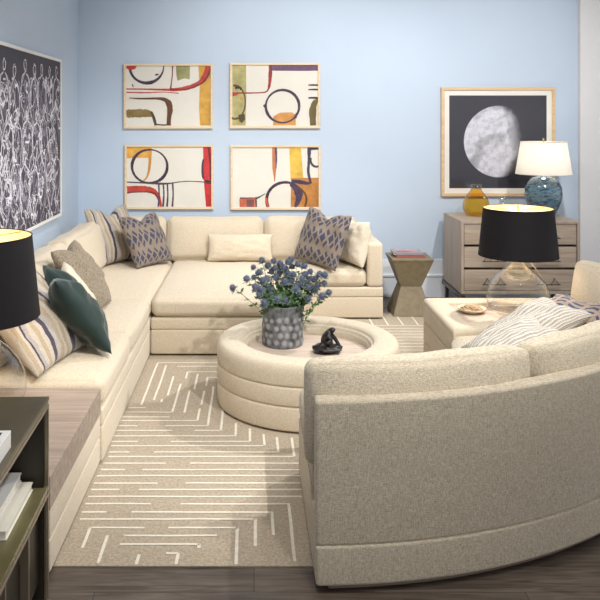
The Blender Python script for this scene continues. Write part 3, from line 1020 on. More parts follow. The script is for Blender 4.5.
# white lamp on the dresser
DT = .795
wl = thing('table_lamp', 'white shaded lamp with mottled blue ceramic base on the dresser', 'lamp', (2.535, 6.83, DT))
m, nt, b = new_mat('blue_reactive_glaze'); N, L = nt.nodes.new, nt.links.new
tc = N('ShaderNodeTexCoord'); mp = N('ShaderNodeMapping'); mp.inputs['Scale'].default_value = (7, 7, 22); L(tc.outputs['Object'], mp.inputs[0])
nz = N('ShaderNodeTexNoise'); nz.inputs['Scale'].default_value = 1.6; nz.inputs['Detail'].default_value = 7; nz.inputs['Distortion'].default_value = 1.5; L(mp.outputs[0], nz.inputs['Vector'])
c = ramp(nt, N, L, nz.outputs['Fac'], [(.3, rgb(34, 52, 74)), (.47, rgb(62, 90, 112)), (.56, rgb(104, 132, 140)), (.7, rgb(54, 74, 104))], const=False)
L(c, b.inputs['Base Color']); b.inputs['Roughness'].default_value = .12; b.inputs['Coat Weight'].default_value = .5
bm = bmesh.new(); lathe(bm, [(0, .0), (.085, .0), (.09, .006), (.098, .02), (.128, .075), (.151, .14), (.159, .20), (.153, .26), (.130, .31), (.09, .342), (.045, .356), (.030, .360), (.026, .366), (0, .366)], 64)
link('ceramic_base', bm, m, wl)
bm = bmesh.new(); lathe(bm, [(0, .365), (.022, .365), (.024, .372), (.012, .385), (.012, .42), (0, .42)], 24)
link('socket', bm, CLEARWALL, wl)
bm = bmesh.new(); sphere(bm, (0, 0, .47), .03, 16, 10)
link('bulb', bm, BULBM, wl)
m, nt, b = new_mat('white_linen_shade')
b.inputs['Base Color'].default_value = rgb(238, 236, 228); b.inputs['Roughness'].default_value = .8
nt.nodes.remove(b)
N, L = nt.nodes.new, nt.links.new
df = N('ShaderNodeBsdfDiffuse'); df.inputs[0].default_value = rgb(240, 238, 232)
tl = N('ShaderNodeBsdfTranslucent'); tl.inputs[0].default_value = rgb(244, 236, 220)
mxs = N('ShaderNodeMixShader'); mxs.inputs[0].default_value = .35
L(df.outputs[0], mxs.inputs[1]); L(tl.outputs[0], mxs.inputs[2]); L(mxs.outputs[0], nt.nodes['Material Output'].inputs[0])
bm = bmesh.new(); lathe(bm, [(.236, .375), (.192, .655)], 72, cap0=False, cap1=False)
lathe(bm, [(.237, .373), (.237, .379), (.233, .379), (.233, .373)], 72, closed=True)
lathe(bm, [(.193, .651), (.193, .657), (.189, .657), (.189, .651)], 72, closed=True)
link('lamp_shade', bm, m, wl)
bm = bmesh.new()
for k in range(3):
    a = 2 * PI * k / 3 + .4; tube(bm, [(0, 0, .651), (.19 * math.cos(a), .19 * math.sin(a), .651)], .002, 6)
link('harp', bm, BRASS, wl)
bm = bmesh.new(); lathe(bm, [(0, .649), (.006, .649), (.004, .667), (.010, .677), (.006, .687), (0, .691)], 16)
link('finial', bm, BRASS, wl)
point('bulb_light', (0, 0, .53), 1.6, (1, .94, .86), parent=wl, size=.04)

# ------------------------------------------------------------------ dresser
DXa, DXb, DYa, DYb = 1.733, 2.725, 6.52, 7.13
dr = thing('dresser', 'greyed oak three-drawer dresser against the blue wall', 'dresser', ((DXa + DXb) / 2, (DYa + DYb) / 2, 0))
bm = bmesh.new()
span(bm, DXa, DXb, DYa - .0, DYb, DT - .022, DT, .002)
span(bm, DXa, DXa + .022, DYa, DYb, .186, DT - .022, .002)
span(bm, DXb - .022, DXb, DYa, DYb, .186, DT - .022, .002)
span(bm, DXa + .022, DXb - .022, DYa, DYb, .186, .21, .002)
span(bm, DXa + .022, DXb - .022, DYb - .02, DYb, .21, DT - .022, .001)
place(link('carcass', bm, DRESSZ, dr, smooth=False), dr)
for z0, z1 in ((.214, .387), (.407, .579), (.599, .771)):
    bm = bmesh.new(); span(bm, DXa + .026, DXb - .026, DYa + .008, DYb - .03, z0, z1, .003)
    dw = place(link('drawer', bm, DRESSW, dr, smooth=False), dr)
    for hx in (DXa + .27, DXb - .27):
        bm = bmesh.new()
        zc = z0 + .055
        tube(bm, [(hx - .10, DYa - .022, zc), (hx + .10, DYa - .022, zc)], .004, 8)
        for sx in (-.055, .055):
            tube(bm, [(hx + sx - .035, DYa - .022, zc), (hx + sx, DYa - .006, zc + .045), (hx + sx + .035, DYa - .022, zc)], .0032, 6)
            tube(bm, [(hx + sx, DYa - .006, zc + .045), (hx + sx, DYa + .012, zc + .045)], .004, 6)
        h = link('handle', bm, STEEL, dw); place(h, dr)
for x0 in (DXa - .012, DXb - .028):
    bm = bmesh.new(); span(bm, x0, x0 + .04, DYa - .02, DYb + .02, .145, .184, .004)
    place(link('base_rail', bm, STEEL, dr), dr)
for x0 in (DXa + .0, DXb - .03):
    for y0 in (DYa + .03, DYb - .08):
        bm = box(x0, x0 + .028, y0, y0 + .04, 0, .146, .003)
        place(link('leg', bm, STEEL, dr, smooth=False), dr)

av = thing('glass_jug', 'round amber glass jug with clear neck on the dresser', 'jug', (1.965, 6.90, DT))
bm = bmesh.new(); lathe(bm, [(0, .003), (.06, .003), (.09, .014), (.112, .05), (.118, .09), (.110, .13), (.088, .175), (.062, .205), (.048, .225), (.046, .236)], 48, cap0=False, cap1=False)
link('amber_body', bm, AMBER, av)
bm = bmesh.new(); lathe(bm, [(.046, .236), (.043, .25), (.050, .272), (.054, .276), (.048, .272), (.038, .25), (.040, .236)], 40, cap0=False, cap1=False, closed=True)
link('neck', bm, CLEARWALL, av)
bm = bmesh.new(); tube(bm, [(-.048, 0, .25), (-.075, 0, .268), (-.098, 0, .29)], [.008, .006, .004], 10)
link('spout', bm, CLEARWALL, av)
bm = bmesh.new(); lathe(bm, [(0, .006), (.058, .006), (.088, .017), (.107, .05), (.112, .09), (.105, .12), (0, .12)], 40)

cb = thing('glass_decanter', 'small clear glass bottle with round stopper behind the black shade on dresser', 'bottle', (2.20, 6.92, DT))
bm = bmesh.new(); lathe(bm, [(0, .003), (.04, .003), (.05, .012), (.052, .06), (.046, .09), (.024, .108), (.018, .12), (.024, .128)], 40, cap0=False, cap1=False)
link('bottle_body', bm, CLEARWALL, cb)
bm = bmesh.new(); lathe(bm, [(0, .116), (.012, .116), (.014, .13), (.034, .136), (.040, .148), (.034, .162), (.015, .168), (0, .169)], 32)
link('stopper', bm, CLEARWALL, cb)

# ------------------------------------------------------------------ faceted side table with books
st = thing('side_table', 'faceted hourglass bronze side table between sectional and dresser', 'side table', (1.322, 6.645, RZ + .001))


def ring(hw, z, hd=None):
    hd = hd or hw; return [(-hw, -hd, z), (hw, -hd, z), (hw, hd, z), (-hw, hd, z)]


for nm, a_, b_ in (('lower_pedestal', ring(.165, 0), ring(.088, .236)), ('upper_pedestal', ring(.088, .237), ring(.17, .462))):
    bm = bmesh.new(); hexa(bm, a_ + b_)
    bmesh.ops.bevel(bm, geom=list(bm.edges), offset=.003, segments=2, affect='EDGES')
    link(nm, bm, SHAGREEN, st, smooth=False)
bm = box(-.173, .173, -.173, .173, .462, .478, .002)
link('tabletop', bm, SHAGREEN, st, smooth=False)
STT = RZ + .001 + .478
PAGES = plain('book_pages', rgb(226, 220, 208), rough=.8, var=.05, vscale=80)


def book(label, loc, w, d, h, cover, rz=0.0, group=None, patch=None, name='book', spine_patch=None):
    t = thing(name, label, 'book', loc, rz, group)
    bm = bmesh.new()
    span(bm, -w / 2, w / 2, -d / 2, d / 2, 0, .003, .001); span(bm, -w / 2, w / 2, -d / 2, d / 2, h - .003, h, .001)
    span(bm, -w / 2, w / 2, -d / 2, -d / 2 + .004, 0, h, .001)
    cv = link('cover', bm, cover, t, smooth=False)
    bm = box(-w / 2 + .004, w / 2 - .004, -d / 2 + .003, d / 2 - .004, .003, h - .003, .0008)
    link('pages', bm, PAGES, t, smooth=False)
    if patch:
        for (x0, x1, y0, y1, m_) in patch:
            bm = box(x0, x1, y0, y1, h + .0001, h + .0006, .0001)
            link('cover_print', bm, m_, cv, smooth=False)
    return t


REDC = plain('dusty_red_cover', rgb(158, 92, 84), rough=.45, var=.1)
PINKC = plain('salmon_cover', rgb(206, 150, 140), rough=.4, var=.1)
GREYC = plain('mauve_cover', rgb(150, 140, 150), rough=.4)
book('dusty red hardcover book, lower of two on the hourglass side table', (1.318, 6.66, STT + .0004), .245, .20, .018, REDC, R(2), 'books on the side table')
book('salmon and grey cover book, upper of two on the hourglass side table', (1.302, 6.662, STT + .0190), .245, .20, .02, GREYC, R(-1), 'books on the side table',
     patch=[(-.10, -.02, .02, .085, PINKC), (-.01, .10, .01, .085, PINKC), (-.09, .03, -.06, -.01, REDC)])

# ------------------------------------------------------------------ bowl
bw = thing('bowl', 'shallow pale wooden bowl of nuts on the end table inset', 'bowl', (1.385, 4.965, .4186))
bm = bmesh.new(); lathe(bm, [(0, 0), (.045, 0), (.052, .004), (.082, .018), (.092, .030), (.089, .032), (.078, .022), (.05, .010), (0, .008)], 48)
link('bowl_body', bm, plain('pale_turned_wood', rgb(214, 196, 168), rough=.5, var=.1), bw)
bm = bmesh.new()
for i in range(70):
    a = random.uniform(0, 2 * PI); r = .068 * math.sqrt(random.random())
    sphere(bm, (r * math.cos(a), r * math.sin(a), .021 + .012 * (1 - r / .07) + random.uniform(0, .004)), random.uniform(.006, .009), 7, 5, (1, 1.3, .8))
o = link('nuts', bm, plain('nut_shells', rgb(188, 156, 118), rough=.6, var=.35, vscale=70)); o.location = bw.location
tag(o, 'heap of small brown nuts filling the pale bowl', 'nuts', kind='stuff')

# ------------------------------------------------------------------ pictures
def picture(name, label, px0, px1, py0, py1, fw, mat_frame, draw, group=None, yplane=YW):
    """framed print on the back wall; drawn at its real place and size"""
    Yf = yplane - .032
    a = at(px0, py1, Yf); c = at(px1, py0, Yf)
    x0, x1, z0, z1 = a.x, c.x, a.z, c.z
    t = thing(name, label, 'picture', ((x0 + x1) / 2, yplane - .001, z0), group=group)
    bm = bmesh.new()
    yb = yplane - .001
    span(bm, x0, x1, Yf, yb, z0, z0 + fw, .002); span(bm, x0, x1, Yf, yb, z1 - fw, z1, .002)
    span(bm, x0, x0 + fw, Yf, yb, z0 + fw, z1 - fw, .002); span(bm, x1 - fw, x1, Yf, yb, z0 + fw, z1 - fw, .002)
    place(link('frame', bm, mat_frame, t, smooth=False), t)
    ya = yplane - .016
    mats = []; bm = bmesh.new()
    draw(bm, mats, x0 + fw, x1 - fw, z0 + fw, z1 - fw, ya)
    place(link('print', bm, mats, t, smooth=False, recalc=False), t)
    bm = box(x0 + fw, x1 - fw, yplane - .024, yplane - .022, z0 + fw, z1 - fw, .0003)
    place(link('glazing', bm, GLAZE, t, smooth=False), t)
    return t


class Art:
    def __init__(s, bm, mats, clip, y, ox, oy, sc, Y):
        s.bm, s.mats, s.clip, s.y, s.o, s.Y, s.k = bm, mats, clip, y, (ox, oy, sc), Y, 0

    def w(s, zx, zy):
        ox, oy, sc = s.o
        p = at(ox + zx / sc, oy + zy / sc, s.Y)
        x0, x1, z0, z1 = s.clip
        return (min(x1, max(x0, p.x)), min(z1, max(z0, p.z)))

    def mi(s, m):
        if m not in s.mats: s.mats.append(m)
        return s.mats.index(m)

    def poly(s, pts, col):
        s.k += 1
        q = []
        for p in pts:
            c = s.w(*p)
            if not q or (abs(c[0] - q[-1][0]) + abs(c[1] - q[-1][1])) > 1e-6: q.append(c)
        if len(q) < 3: return
        vs = [s.bm.verts.new((x, s.y - .00012 * s.k, z)) for x, z in q]
        f = s.bm.faces.new(vs); f.material_index = s.mi(ink(*col))

    def stroke(s, pts, wd, col, rag=.12):
        s.k += 1
        fine = []
        n = len(pts)
        for i in range(n - 1):
            p0 = pts[max(0, i - 1)]; p1 = pts[i]; p2 = pts[i + 1]; p3 = pts[min(n - 1, i + 2)]
            for q in range(8):
                t = q / 8
                fine.append(tuple(.5 * ((2 * p1[k]) + (-p0[k] + p2[k]) * t + (2 * p0[k] - 5 * p1[k] + 4 * p2[k] - p3[k]) * t * t + (-p0[k] + 3 * p1[k] - 3 * p2[k] + p3[k]) * t ** 3) for k in range(2)))
        fine.append(pts[-1])
        ws = wd if isinstance(wd, (list, tuple)) else [wd, wd]
        pr = None
        for i, p in enumerate(fine):
            a = fine[max(0, i - 1)]; c = fine[min(len(fine) - 1, i + 1)]
            dx, dy = c[0] - a[0], c[1] - a[1]; l = math.hypot(dx, dy) or 1
            f = i / (len(fine) - 1) * (len(ws) - 1); j = min(len(ws) - 2, int(f)); hw = (ws[j] + (ws[j + 1] - ws[j]) * (f - j)) / 2 * (1 + random.uniform(-rag, rag))
            l_ = s.w(p[0] - dy / l * hw, p[1] + dx / l * hw); r_ = s.w(p[0] + dy / l * hw, p[1] - dx / l * hw)
            y = s.y - .00012 * s.k
            cur = (s.bm.verts.new((l_[0], y, l_[1])), s.bm.verts.new((r_[0], y, r_[1])))
            if pr:
                fc = s.bm.faces.new((pr[0], pr[1], cur[1], cur[0])); fc.material_index = s.mi(ink(*col))
            pr = cur

    def ring(s, cx, cy, rx, ry, ws, col, a0=0, a1=360, n=16):
        s.stroke([(cx + rx * math.cos(R(a0 + (a1 - a0) * i / n)), cy + ry * math.sin(R(a0 + (a1 - a0) * i / n))) for i in range(n + 1)], ws, col)


def paper(bm, mats, x0, x1, z0, z1, y, m):
    mats.append(m)
    bm.faces.new([bm.verts.new(p) for p in ((x0, y, z0), (x1, y, z0), (x1, y, z1), (x0, y, z1))])


YP = YW - .016
RED, WINE, PLUM, OCHRE, BROWN, OLIVE, ORNG, GREYP = (186, 56, 44), (122, 36, 38), (66, 46, 66), (206, 158, 62), (98, 62, 34), (126, 118, 72), (208, 148, 78), (120, 112, 110)


def art1(bm, mats, x0, x1, z0, z1, y):
    paper(bm, mats, x0, x1, z0, z1, y, PAPER)
    a = Art(bm, mats, (x0, x1, z0, z1), y, 120, 58, 6, YP)
    a.poly([(470, 40), (550, 40), (550, 405), (480, 405), (474, 300), (478, 180)], OCHRE)
    a.poly([(335, 40), (420, 40), (418, 128), (385, 122), (345, 136), (338, 100)], (150, 148, 96))
    a.poly([(38, 40), (100, 40), (92, 66), (60, 74), (38, 62)], RED)
    a.ring(160, 50, 102, 100, [16, 14, 22, 12, 5], PLUM, 170, -10)
    a.stroke([(212, 104), (224, 98), (230, 104)], [10, 8], PLUM)
    a.stroke([(38, 186), (150, 187), (260, 190), (330, 190), (400, 180), (460, 158), (500, 120), (520, 80), (532, 40)], [8, 8, 14, 22, 26, 24, 30, 36], RED)
    a.stroke([(545, 40), (535, 90), (505, 140), (450, 172), (380, 190), (300, 184)], [10, 12, 10, 8, 8], WINE)
    a.stroke([(315, 40), (314, 100), (308, 150), (303, 190)], [8, 6, 6, 10], WINE)
    a.stroke([(38, 206), (160, 208), (260, 205), (352, 212)], [8, 8, 5, 6], (190, 84, 78))
    a.stroke([(74, 158), (80, 176)], [8, 4], PLUM)
    a.stroke([(55, 240), (130, 244), (220, 243), (268, 250), (292, 272), (300, 310), (294, 360), (292, 405)], [5, 10, 14, 24, 38, 34, 26, 26], BROWN)
    a.stroke([(38, 334), (100, 332), (160, 332), (196, 340)], [46, 50, 46, 30], (132, 110, 62))
    a.stroke([(186, 322), (200, 350), (215, 405)], [12, 16, 18], (70, 62, 34))
    a.stroke([(215, 398), (260, 402), (290, 400)], [8, 8, 6], (60, 54, 34))


def art2(bm, mats, x0, x1, z0, z1, y):
    paper(bm, mats, x0, x1, z0, z1, y, PAPER)
    a = Art(bm, mats, (x0, x1, z0, z1), y, 225, 58, 6, YP)
    a.poly([(44, 40), (126, 40), (128, 220), (124, 405), (44, 405)], (176, 168, 112))
    a.poly([(280, 36), (560, 36), (560, 76), (470, 78), (282, 76)], (104, 74, 106))
    a.stroke([(273, 38), (272, 90), (268, 150), (258, 190), (235, 206), (160, 210), (100, 210), (44, 212)], [20, 22, 18, 10, 8, 8, 10, 14], (150, 48, 48))
    a.stroke([(276, 40), (280, 110)], [8, 4], PLUM)
    a.poly([(44, 205), (90, 208), (70, 224), (44, 230)], (176, 60, 50))
    a.ring(60, 265, 62, 100, [14, 10, 8, 12, 14], (96, 74, 34), -100, 110)
    a.stroke([(60, 180), (90, 178), (96, 192)], [14, 12], (50, 40, 34))
    a.poly([(80, 340), (118, 336), (120, 370), (100, 390), (84, 376)], (80, 60, 30))
    a.ring(100, 243, 8, 8, [6, 6], (180, 130, 40))
    a.poly([(290, 350), (330, 328), (400, 326), (424, 340), (424, 404), (288, 404)], ORNG)
    a.ring(345, 290, 100, 98, [16, 10, 10, 18, 10, 14, 18, 16], PLUM, 0, 360, 24)
    a.poly([(228, 284), (242, 274), (252, 284), (250, 300), (234, 298)], PLUM)
    a.stroke([(420, 360), (432, 330)], [18, 12], PLUM)
    for yy, ww in ((163, 11), (190, 10), (240, 12)):
        a.stroke([(500, yy), (530, yy - 1), (562, yy)], [ww * .7, ww, ww], (50, 40, 50))
    a.stroke([(562, 250), (538, 270), (526, 320), (528, 405)], [14, 34, 40, 40], (104, 88, 44))


def art3(bm, mats, x0, x1, z0, z1, y):
    paper(bm, mats, x0, x1, z0, z1, y, PAPER)
    a = Art(bm, mats, (x0, x1, z0, z1), y, 120, 140, 6, YP)
    a.poly([(36, 40), (190, 46), (186, 106), (100, 108), (36, 110)], (220, 166, 72))
    a.stroke([(176, 60), (180, 110), (174, 180), (160, 225), (140, 244)], [30, 18, 14, 10, 8], (204, 146, 64))
    a.poly([(498, 36), (550, 36), (550, 400), (516, 400), (504, 260)], (198, 44, 46))
    a.ring(505, 175, 10, 62, [10, 14, 14, 8], PLUM, 100, 260)
    a.poly([(506, 238), (545, 244), (548, 264), (520, 262)], (40, 26, 36))
    a.stroke([(530, 36), (540, 120), (545, 240)], [14, 12, 10], (110, 20, 34))
    a.ring(178, 158, 106, 100, [16, 20, 14, 12, 14, 20, 14, 8, 10, 16], PLUM, 0, 360, 24)
    a.stroke([(38, 252), (150, 258), (240, 262), (300, 260), (370, 250), (440, 248), (545, 256)], [7, 8, 14, 8, 5, 5, 8], (74, 66, 74))
    a.stroke([(42, 300), (110, 294), (180, 300), (222, 326), (240, 370), (246, 400)], [46, 40, 36, 28, 18, 12], (186, 62, 50))
    a.stroke([(42, 316), (120, 312), (200, 316), (228, 352)], [6, 6, 8, 6], (104, 34, 32))
    for xx in (232, 260, 284, 316):
        a.stroke([(xx, 262), (xx + 3, 330), (xx - 2, 400)], [10, 9, 12], (84, 62, 90))


def art4(bm, mats, x0, x1, z0, z1, y):
    paper(bm, mats, x0, x1, z0, z1, y, PAPER)
    a = Art(bm, mats, (x0, x1, z0, z1), y, 225, 140, 6, YP)
    a.poly([(385, 38), (455, 38), (470, 230), (394, 240)], (222, 182, 72))
    a.poly([(396, 228), (564, 226), (564, 402), (394, 402)], (184, 124, 62))
    a.poly([(282, 38), (312, 38), (308, 170), (300, 250), (296, 250), (284, 170)], (190, 116, 72))
    a.stroke([(304, 38), (308, 110), (306, 170)], [16, 10, 6], (84, 62, 96))
    a.stroke([(505, 40), (504, 120), (500, 190), (512, 250)], [22, 18, 16, 16], (62, 50, 76))
    a.poly([(492, 40), (564, 40), (564, 58), (500, 62)], (62, 50, 76))
    a.ring(548, 120, 34, 40, [10, 14, 10], (62, 50, 76), 40, 200)
    a.stroke([(400, 246), (450, 252), (500, 260), (520, 250)], [18, 26, 16, 12], (62, 50, 76))
    a.ring(362, 360, 112, 106, [20, 18, 18, 14, 12], PLUM, 158, 330)
    a.stroke([(246, 345), (252, 380), (262, 402)], [10, 14, 12], (196, 90, 60))
    a.stroke([(396, 260), (440, 310), (440, 360), (420, 402)], [24, 52, 34, 14], (70, 56, 80))
    a.stroke([(455, 290), (484, 330), (488, 370), (478, 402)], [8, 12, 12, 8], (96, 62, 40))
    a.stroke([(240, 322), (210, 340), (180, 350), (90, 352)], [5, 8, 12, 14], (70, 60, 76))
    a.poly([(86, 352), (190, 350), (188, 402), (88, 402)], (204, 110, 80))
    a.poly([(128, 356), (176, 356), (174, 402), (130, 402)], (128, 84, 84))
    a.stroke([(186, 350), (188, 402)], [8, 10], (90, 58, 52))


picture('framed_print', 'framed abstract with red sweep and ochre band, upper left of four', 123.5, 212.7, 63.6, 128.6, .020, FRAMEW, art1, 'framed abstract prints on the back wall')
picture('framed_print', 'framed abstract with purple bar, plum ring and orange patch, upper right of four', 229.6, 320.2, 62.8, 128.4, .020, FRAMEW, art2, 'framed abstract prints on the back wall')
picture('framed_print', 'framed abstract with plum ring, ochre patch and red right band, lower left of four', 124.4, 213.4, 144.8, 209.4, .020, FRAMEW, art3, 'framed abstract prints on the back wall')
picture('framed_print', 'framed abstract with yellow and orange blocks and dark arch, lower right of four', 230.4, 320.8, 145.2, 210.0, .020, FRAMEW, art4, 'framed abstract prints on the back wall')

# moon photograph
def moon_mat(cx, cz, r):
    m, nt, b = new_mat('moon_photograph'); N, L = nt.nodes.new, nt.links.new
    tc = N('ShaderNodeTexCoord'); sp = N('ShaderNodeSeparateXYZ'); L(tc.outputs['Object'], sp.inputs[0])

    def M(op, a, bb=None):
        n = N('ShaderNodeMath'); n.operation = op
        for i, v in enumerate((a, bb)):
            if v is None: continue
            if isinstance(v, (int, float)): n.inputs[i].default_value = v
            else: L(v, n.inputs[i])
        return n.outputs[0]

    def mrange(v, a, c, d, e_):
        n = N('ShaderNodeMapRange'); n.interpolation_type = 'SMOOTHSTEP'
        L(v, n.inputs[0])
        for i, q in enumerate((a, c, d, e_)): n.inputs[i + 1].default_value = q
        return n.outputs[0]
    x = M('DIVIDE', M('SUBTRACT', sp.outputs[0], cx), r); z = M('DIVIDE', M('SUBTRACT', sp.outputs[2], cz), r)
    d = M('SQRT', M('ADD', M('MULTIPLY', x, x), M('MULTIPLY', z, z)))
    disc = mrange(d, .985, 1.0, 1, 0)
    half = M('SQRT', M('MAXIMUM', M('SUBTRACT', 1, M('MULTIPLY', z, z)), .0))
    tx = M('SUBTRACT', x, M('MULTIPLY', half, .56))             # the terminator
    n1 = N('ShaderNodeTexNoise'); n1.inputs['Scale'].default_value = 20; n1.inputs['Detail'].default_value = 10; n1.inputs['Roughness'].default_value = .65; L(tc.outputs['Object'], n1.inputs['Vector'])
    n2 = N('ShaderNodeTexNoise'); n2.inputs['Scale'].default_value = 4.2; n2.inputs['Detail'].default_value = 3; L(tc.outputs['Object'], n2.inputs['Vector'])
    ph = mrange(M('ADD', tx, M('MULTIPLY', M('SUBTRACT', n1.outputs['Fac'], .5), .35)), -.28, .10, 1, 0)
    seas = mrange(n2.outputs['Fac'], .50, .60, 1.0, .62)
    tex = mrange(n1.outputs['Fac'], .3, .7, .66, 1.12)
    v = M('MULTIPLY', M('MULTIPLY', M('MULTIPLY', seas, tex), ph), disc)
    mx = N('ShaderNodeMix'); mx.data_type = 'RGBA'
    mx.inputs[6].default_value = rgb(36, 34, 46); mx.inputs[7].default_value = rgb(214, 214, 226)
    L(v, mx.inputs[0]); L(mx.outputs[2], b.inputs['Base Color']); b.inputs['Roughness'].default_value = .6
    return m


def art_moon(bm, mats, x0, x1, z0, z1, y):
    paper(bm, mats, x0, x1, z0, z1, y, WHITEFRAME)
    a = at(449.2, 188.2, YP); c = at(546.6, 95.4, YP)
    ctr = at(499.8, 141.5, YP)
    t_loc = Vector(((at(441.6, 0, YW - .032).x + at(555.4, 0, YW - .032).x) / 2, YW - .001, at(0, 196.4, YW - .032).z))
    mats.append(moon_mat(ctr.x - t_loc.x, ctr.z - t_loc.z, 36.2 * YP / F))
    f = bm.faces.new([bm.verts.new(p) for p in ((a.x, y - .0005, a.z), (c.x, y - .0005, a.z), (c.x, y - .0005, c.z), (a.x, y - .0005, c.z))]); f.material_index = 1


picture('framed_print', 'square framed photograph of a gibbous moon on black above the dresser', 441.6, 555.4, 87.2, 196.4, .028, FRAMEZ, art_moon)

# chalk figures on the left wall
wa = thing('wall_art', 'large dark canvas of white sketched figures in thin white frame on left wall', 'picture', (XL + .001, 5.6, .83))
AY0, AY1, AZ0, AZ1 = 4.45, 6.46, .852, 2.14
bm = bmesh.new()
xf = XL + .04
for (y0, y1, z0, z1) in ((AY0, AY1, AZ0, AZ0 + .022), (AY0, AY1, AZ1 - .022, AZ1), (AY0, AY0 + .022, AZ0 + .022, AZ1 - .022), (AY1 - .022, AY1, AZ0 + .022, AZ1 - .022)):
    span(bm, XL + .001, xf, y0, y1, z0, z1, .002)
place(link('frame', bm, WHITEFRAME, wa, smooth=False), wa)
GROUND = plain('charcoal_ground', rgb(62, 58, 70), rough=.7, var=.08)
CHALK = plain('white_chalk_line', rgb(226, 222, 232), rough=.8, var=.15, vscale=20)
CHALK2 = plain('grey_chalk_line', rgb(150, 146, 162), rough=.8, var=.2, vscale=20)
bm = bmesh.new()
span(bm, XL + .002, XL + .030, AY0 + .02, AY1 - .02, AZ0 + .02, AZ1 - .02, .001)
lay_k = 0


def chalk(pts, w, mi):
    """one loose line on the canvas, pts in (y, z)"""
    global lay_k
    lay_k += 1
    x = XL + .0302 + .0000016 * lay_k
    fine = []; n = len(pts)
    for i in range(n - 1):
        p0 = pts[max(0, i - 1)]; p1 = pts[i]; p2 = pts[i + 1]; p3 = pts[min(n - 1, i + 2)]
        for q in range(4):
            t = q / 4
            fine.append(tuple(.5 * ((2 * p1[k]) + (-p0[k] + p2[k]) * t + (2 * p0[k] - 5 * p1[k] + 4 * p2[k] - p3[k]) * t * t + (-p0[k] + 3 * p1[k] - 3 * p2[k] + p3[k]) * t ** 3) for k in range(2)))
    fine.append(pts[-1]); pr = None
    for i, p in enumerate(fine):
        a = fine[max(0, i - 1)]; c = fine[min(len(fine) - 1, i + 1)]
        dx, dy = c[0] - a[0], c[1] - a[1]; l = math.hypot(dx, dy) or 1
        hw = w * random.uniform(.5, 1.2) / 2
        q1 = (p[0] - dy / l * hw, p[1] + dx / l * hw); q2 = (p[0] + dy / l * hw, p[1] - dx / l * hw)
        cl = lambda q: (min(AY1 - .024, max(AY0 + .024, q[0])), min(AZ1 - .024, max(AZ0 + .024, q[1])))
        q1, q2 = cl(q1), cl(q2)
        cur = (bm.verts.new((x, q1[0], q1[1])), bm.verts.new((x, q2[0], q2[1])))
        if pr: bm.faces.new((pr[0], cur[0], cur[1], pr[1])).material_index = mi
        pr = cur


rnd = random.Random(21)
for row, (ztop, nfig) in enumerate(((2.07, 9), (1.74, 9), (1.44, 9))):
    for k in range(nfig):
        yc = AY0 + .14 + (AY1 - AY0 - .28) * (k + .5 * (row % 2) * .6) / (nfig - 1) + rnd.uniform(-.03, .03)
        if yc > AY1 - .07: continue
        zt = ztop + rnd.uniform(-.06, .02)
        g = lambda a, b_=.012: a + rnd.uniform(-b_, b_)
        for rep in range(2 if row else 3):                # head, trunk, legs, drawn more than once
            mi = 1 if rep < 2 else 2
            hd = [(yc + .028 * math.cos(R(a)) + rnd.uniform(-.012, .012), zt - .05 + .042 * math.sin(R(a)) + rnd.uniform(-.012, .012)) for a in range(0, 400, 45)]
            chalk(hd, .006, mi) if rep < 2 else None
            for sg in (-1, 1):
                sh = yc + sg * .085
                chalk([(yc + sg * .012, zt - .10), (g(sh, .025), g(zt - .15, .02)), (g(sh + sg * .025, .03), g(zt - .28, .03)), (g(sh - sg * .03, .04), g(zt - .40, .04)), (g(yc + sg * .03, .03), g(zt - .45, .04))], .008, mi)
                if rep < 1: chalk([(g(yc + sg * .05, .03), g(zt - .17)), (g(yc + sg * .045, .03), g(zt - .33)), (g(yc + sg * .06, .04), g(zt - .48)), (g(yc + sg * .045, .04), g(zt - .60, .05))], .006, 2)
            chalk([(g(yc, .04), g(zt - .16 - .06 * j, .03)) for j in range(6)], .006, 2)
        for j in range(16):                               # loose scribble over the clothes
            y, z = g(yc, .08), zt - rnd.uniform(.12, .62)
            pts = [(y, z)]
            for q in range(5):
                y += rnd.uniform(-.055, .055); z += rnd.uniform(-.06, .045); pts.append((y, z))
            chalk(pts, rnd.choice((.005, .007, .010, .018)), 1 if rnd.random() < .55 else 2)
for k in range(36):
    y = rnd.uniform(AY0 + .06, AY1 - .08); z = rnd.uniform(AZ0 + .07, AZ0 + .42)
    pts = [(y, z)]
    for q in range(4):
        y += rnd.uniform(-.03, .03); z += rnd.uniform(-.07, .05); pts.append((y, max(AZ0 + .05, z)))
    chalk(pts, rnd.uniform(.004, .010), 1 if rnd.random() < .6 else 2)
place(link('canvas', bm, [GROUND, CHALK, CHALK2], wa, smooth=False, recalc=False), wa)

# ------------------------------------------------------------------ bookshelf in the near left corner
bk = thing('bookshelf', 'low dark bronze open bookshelf in the near left corner', 'bookshelf', (-.709, 2.70, 0), R(1.9))
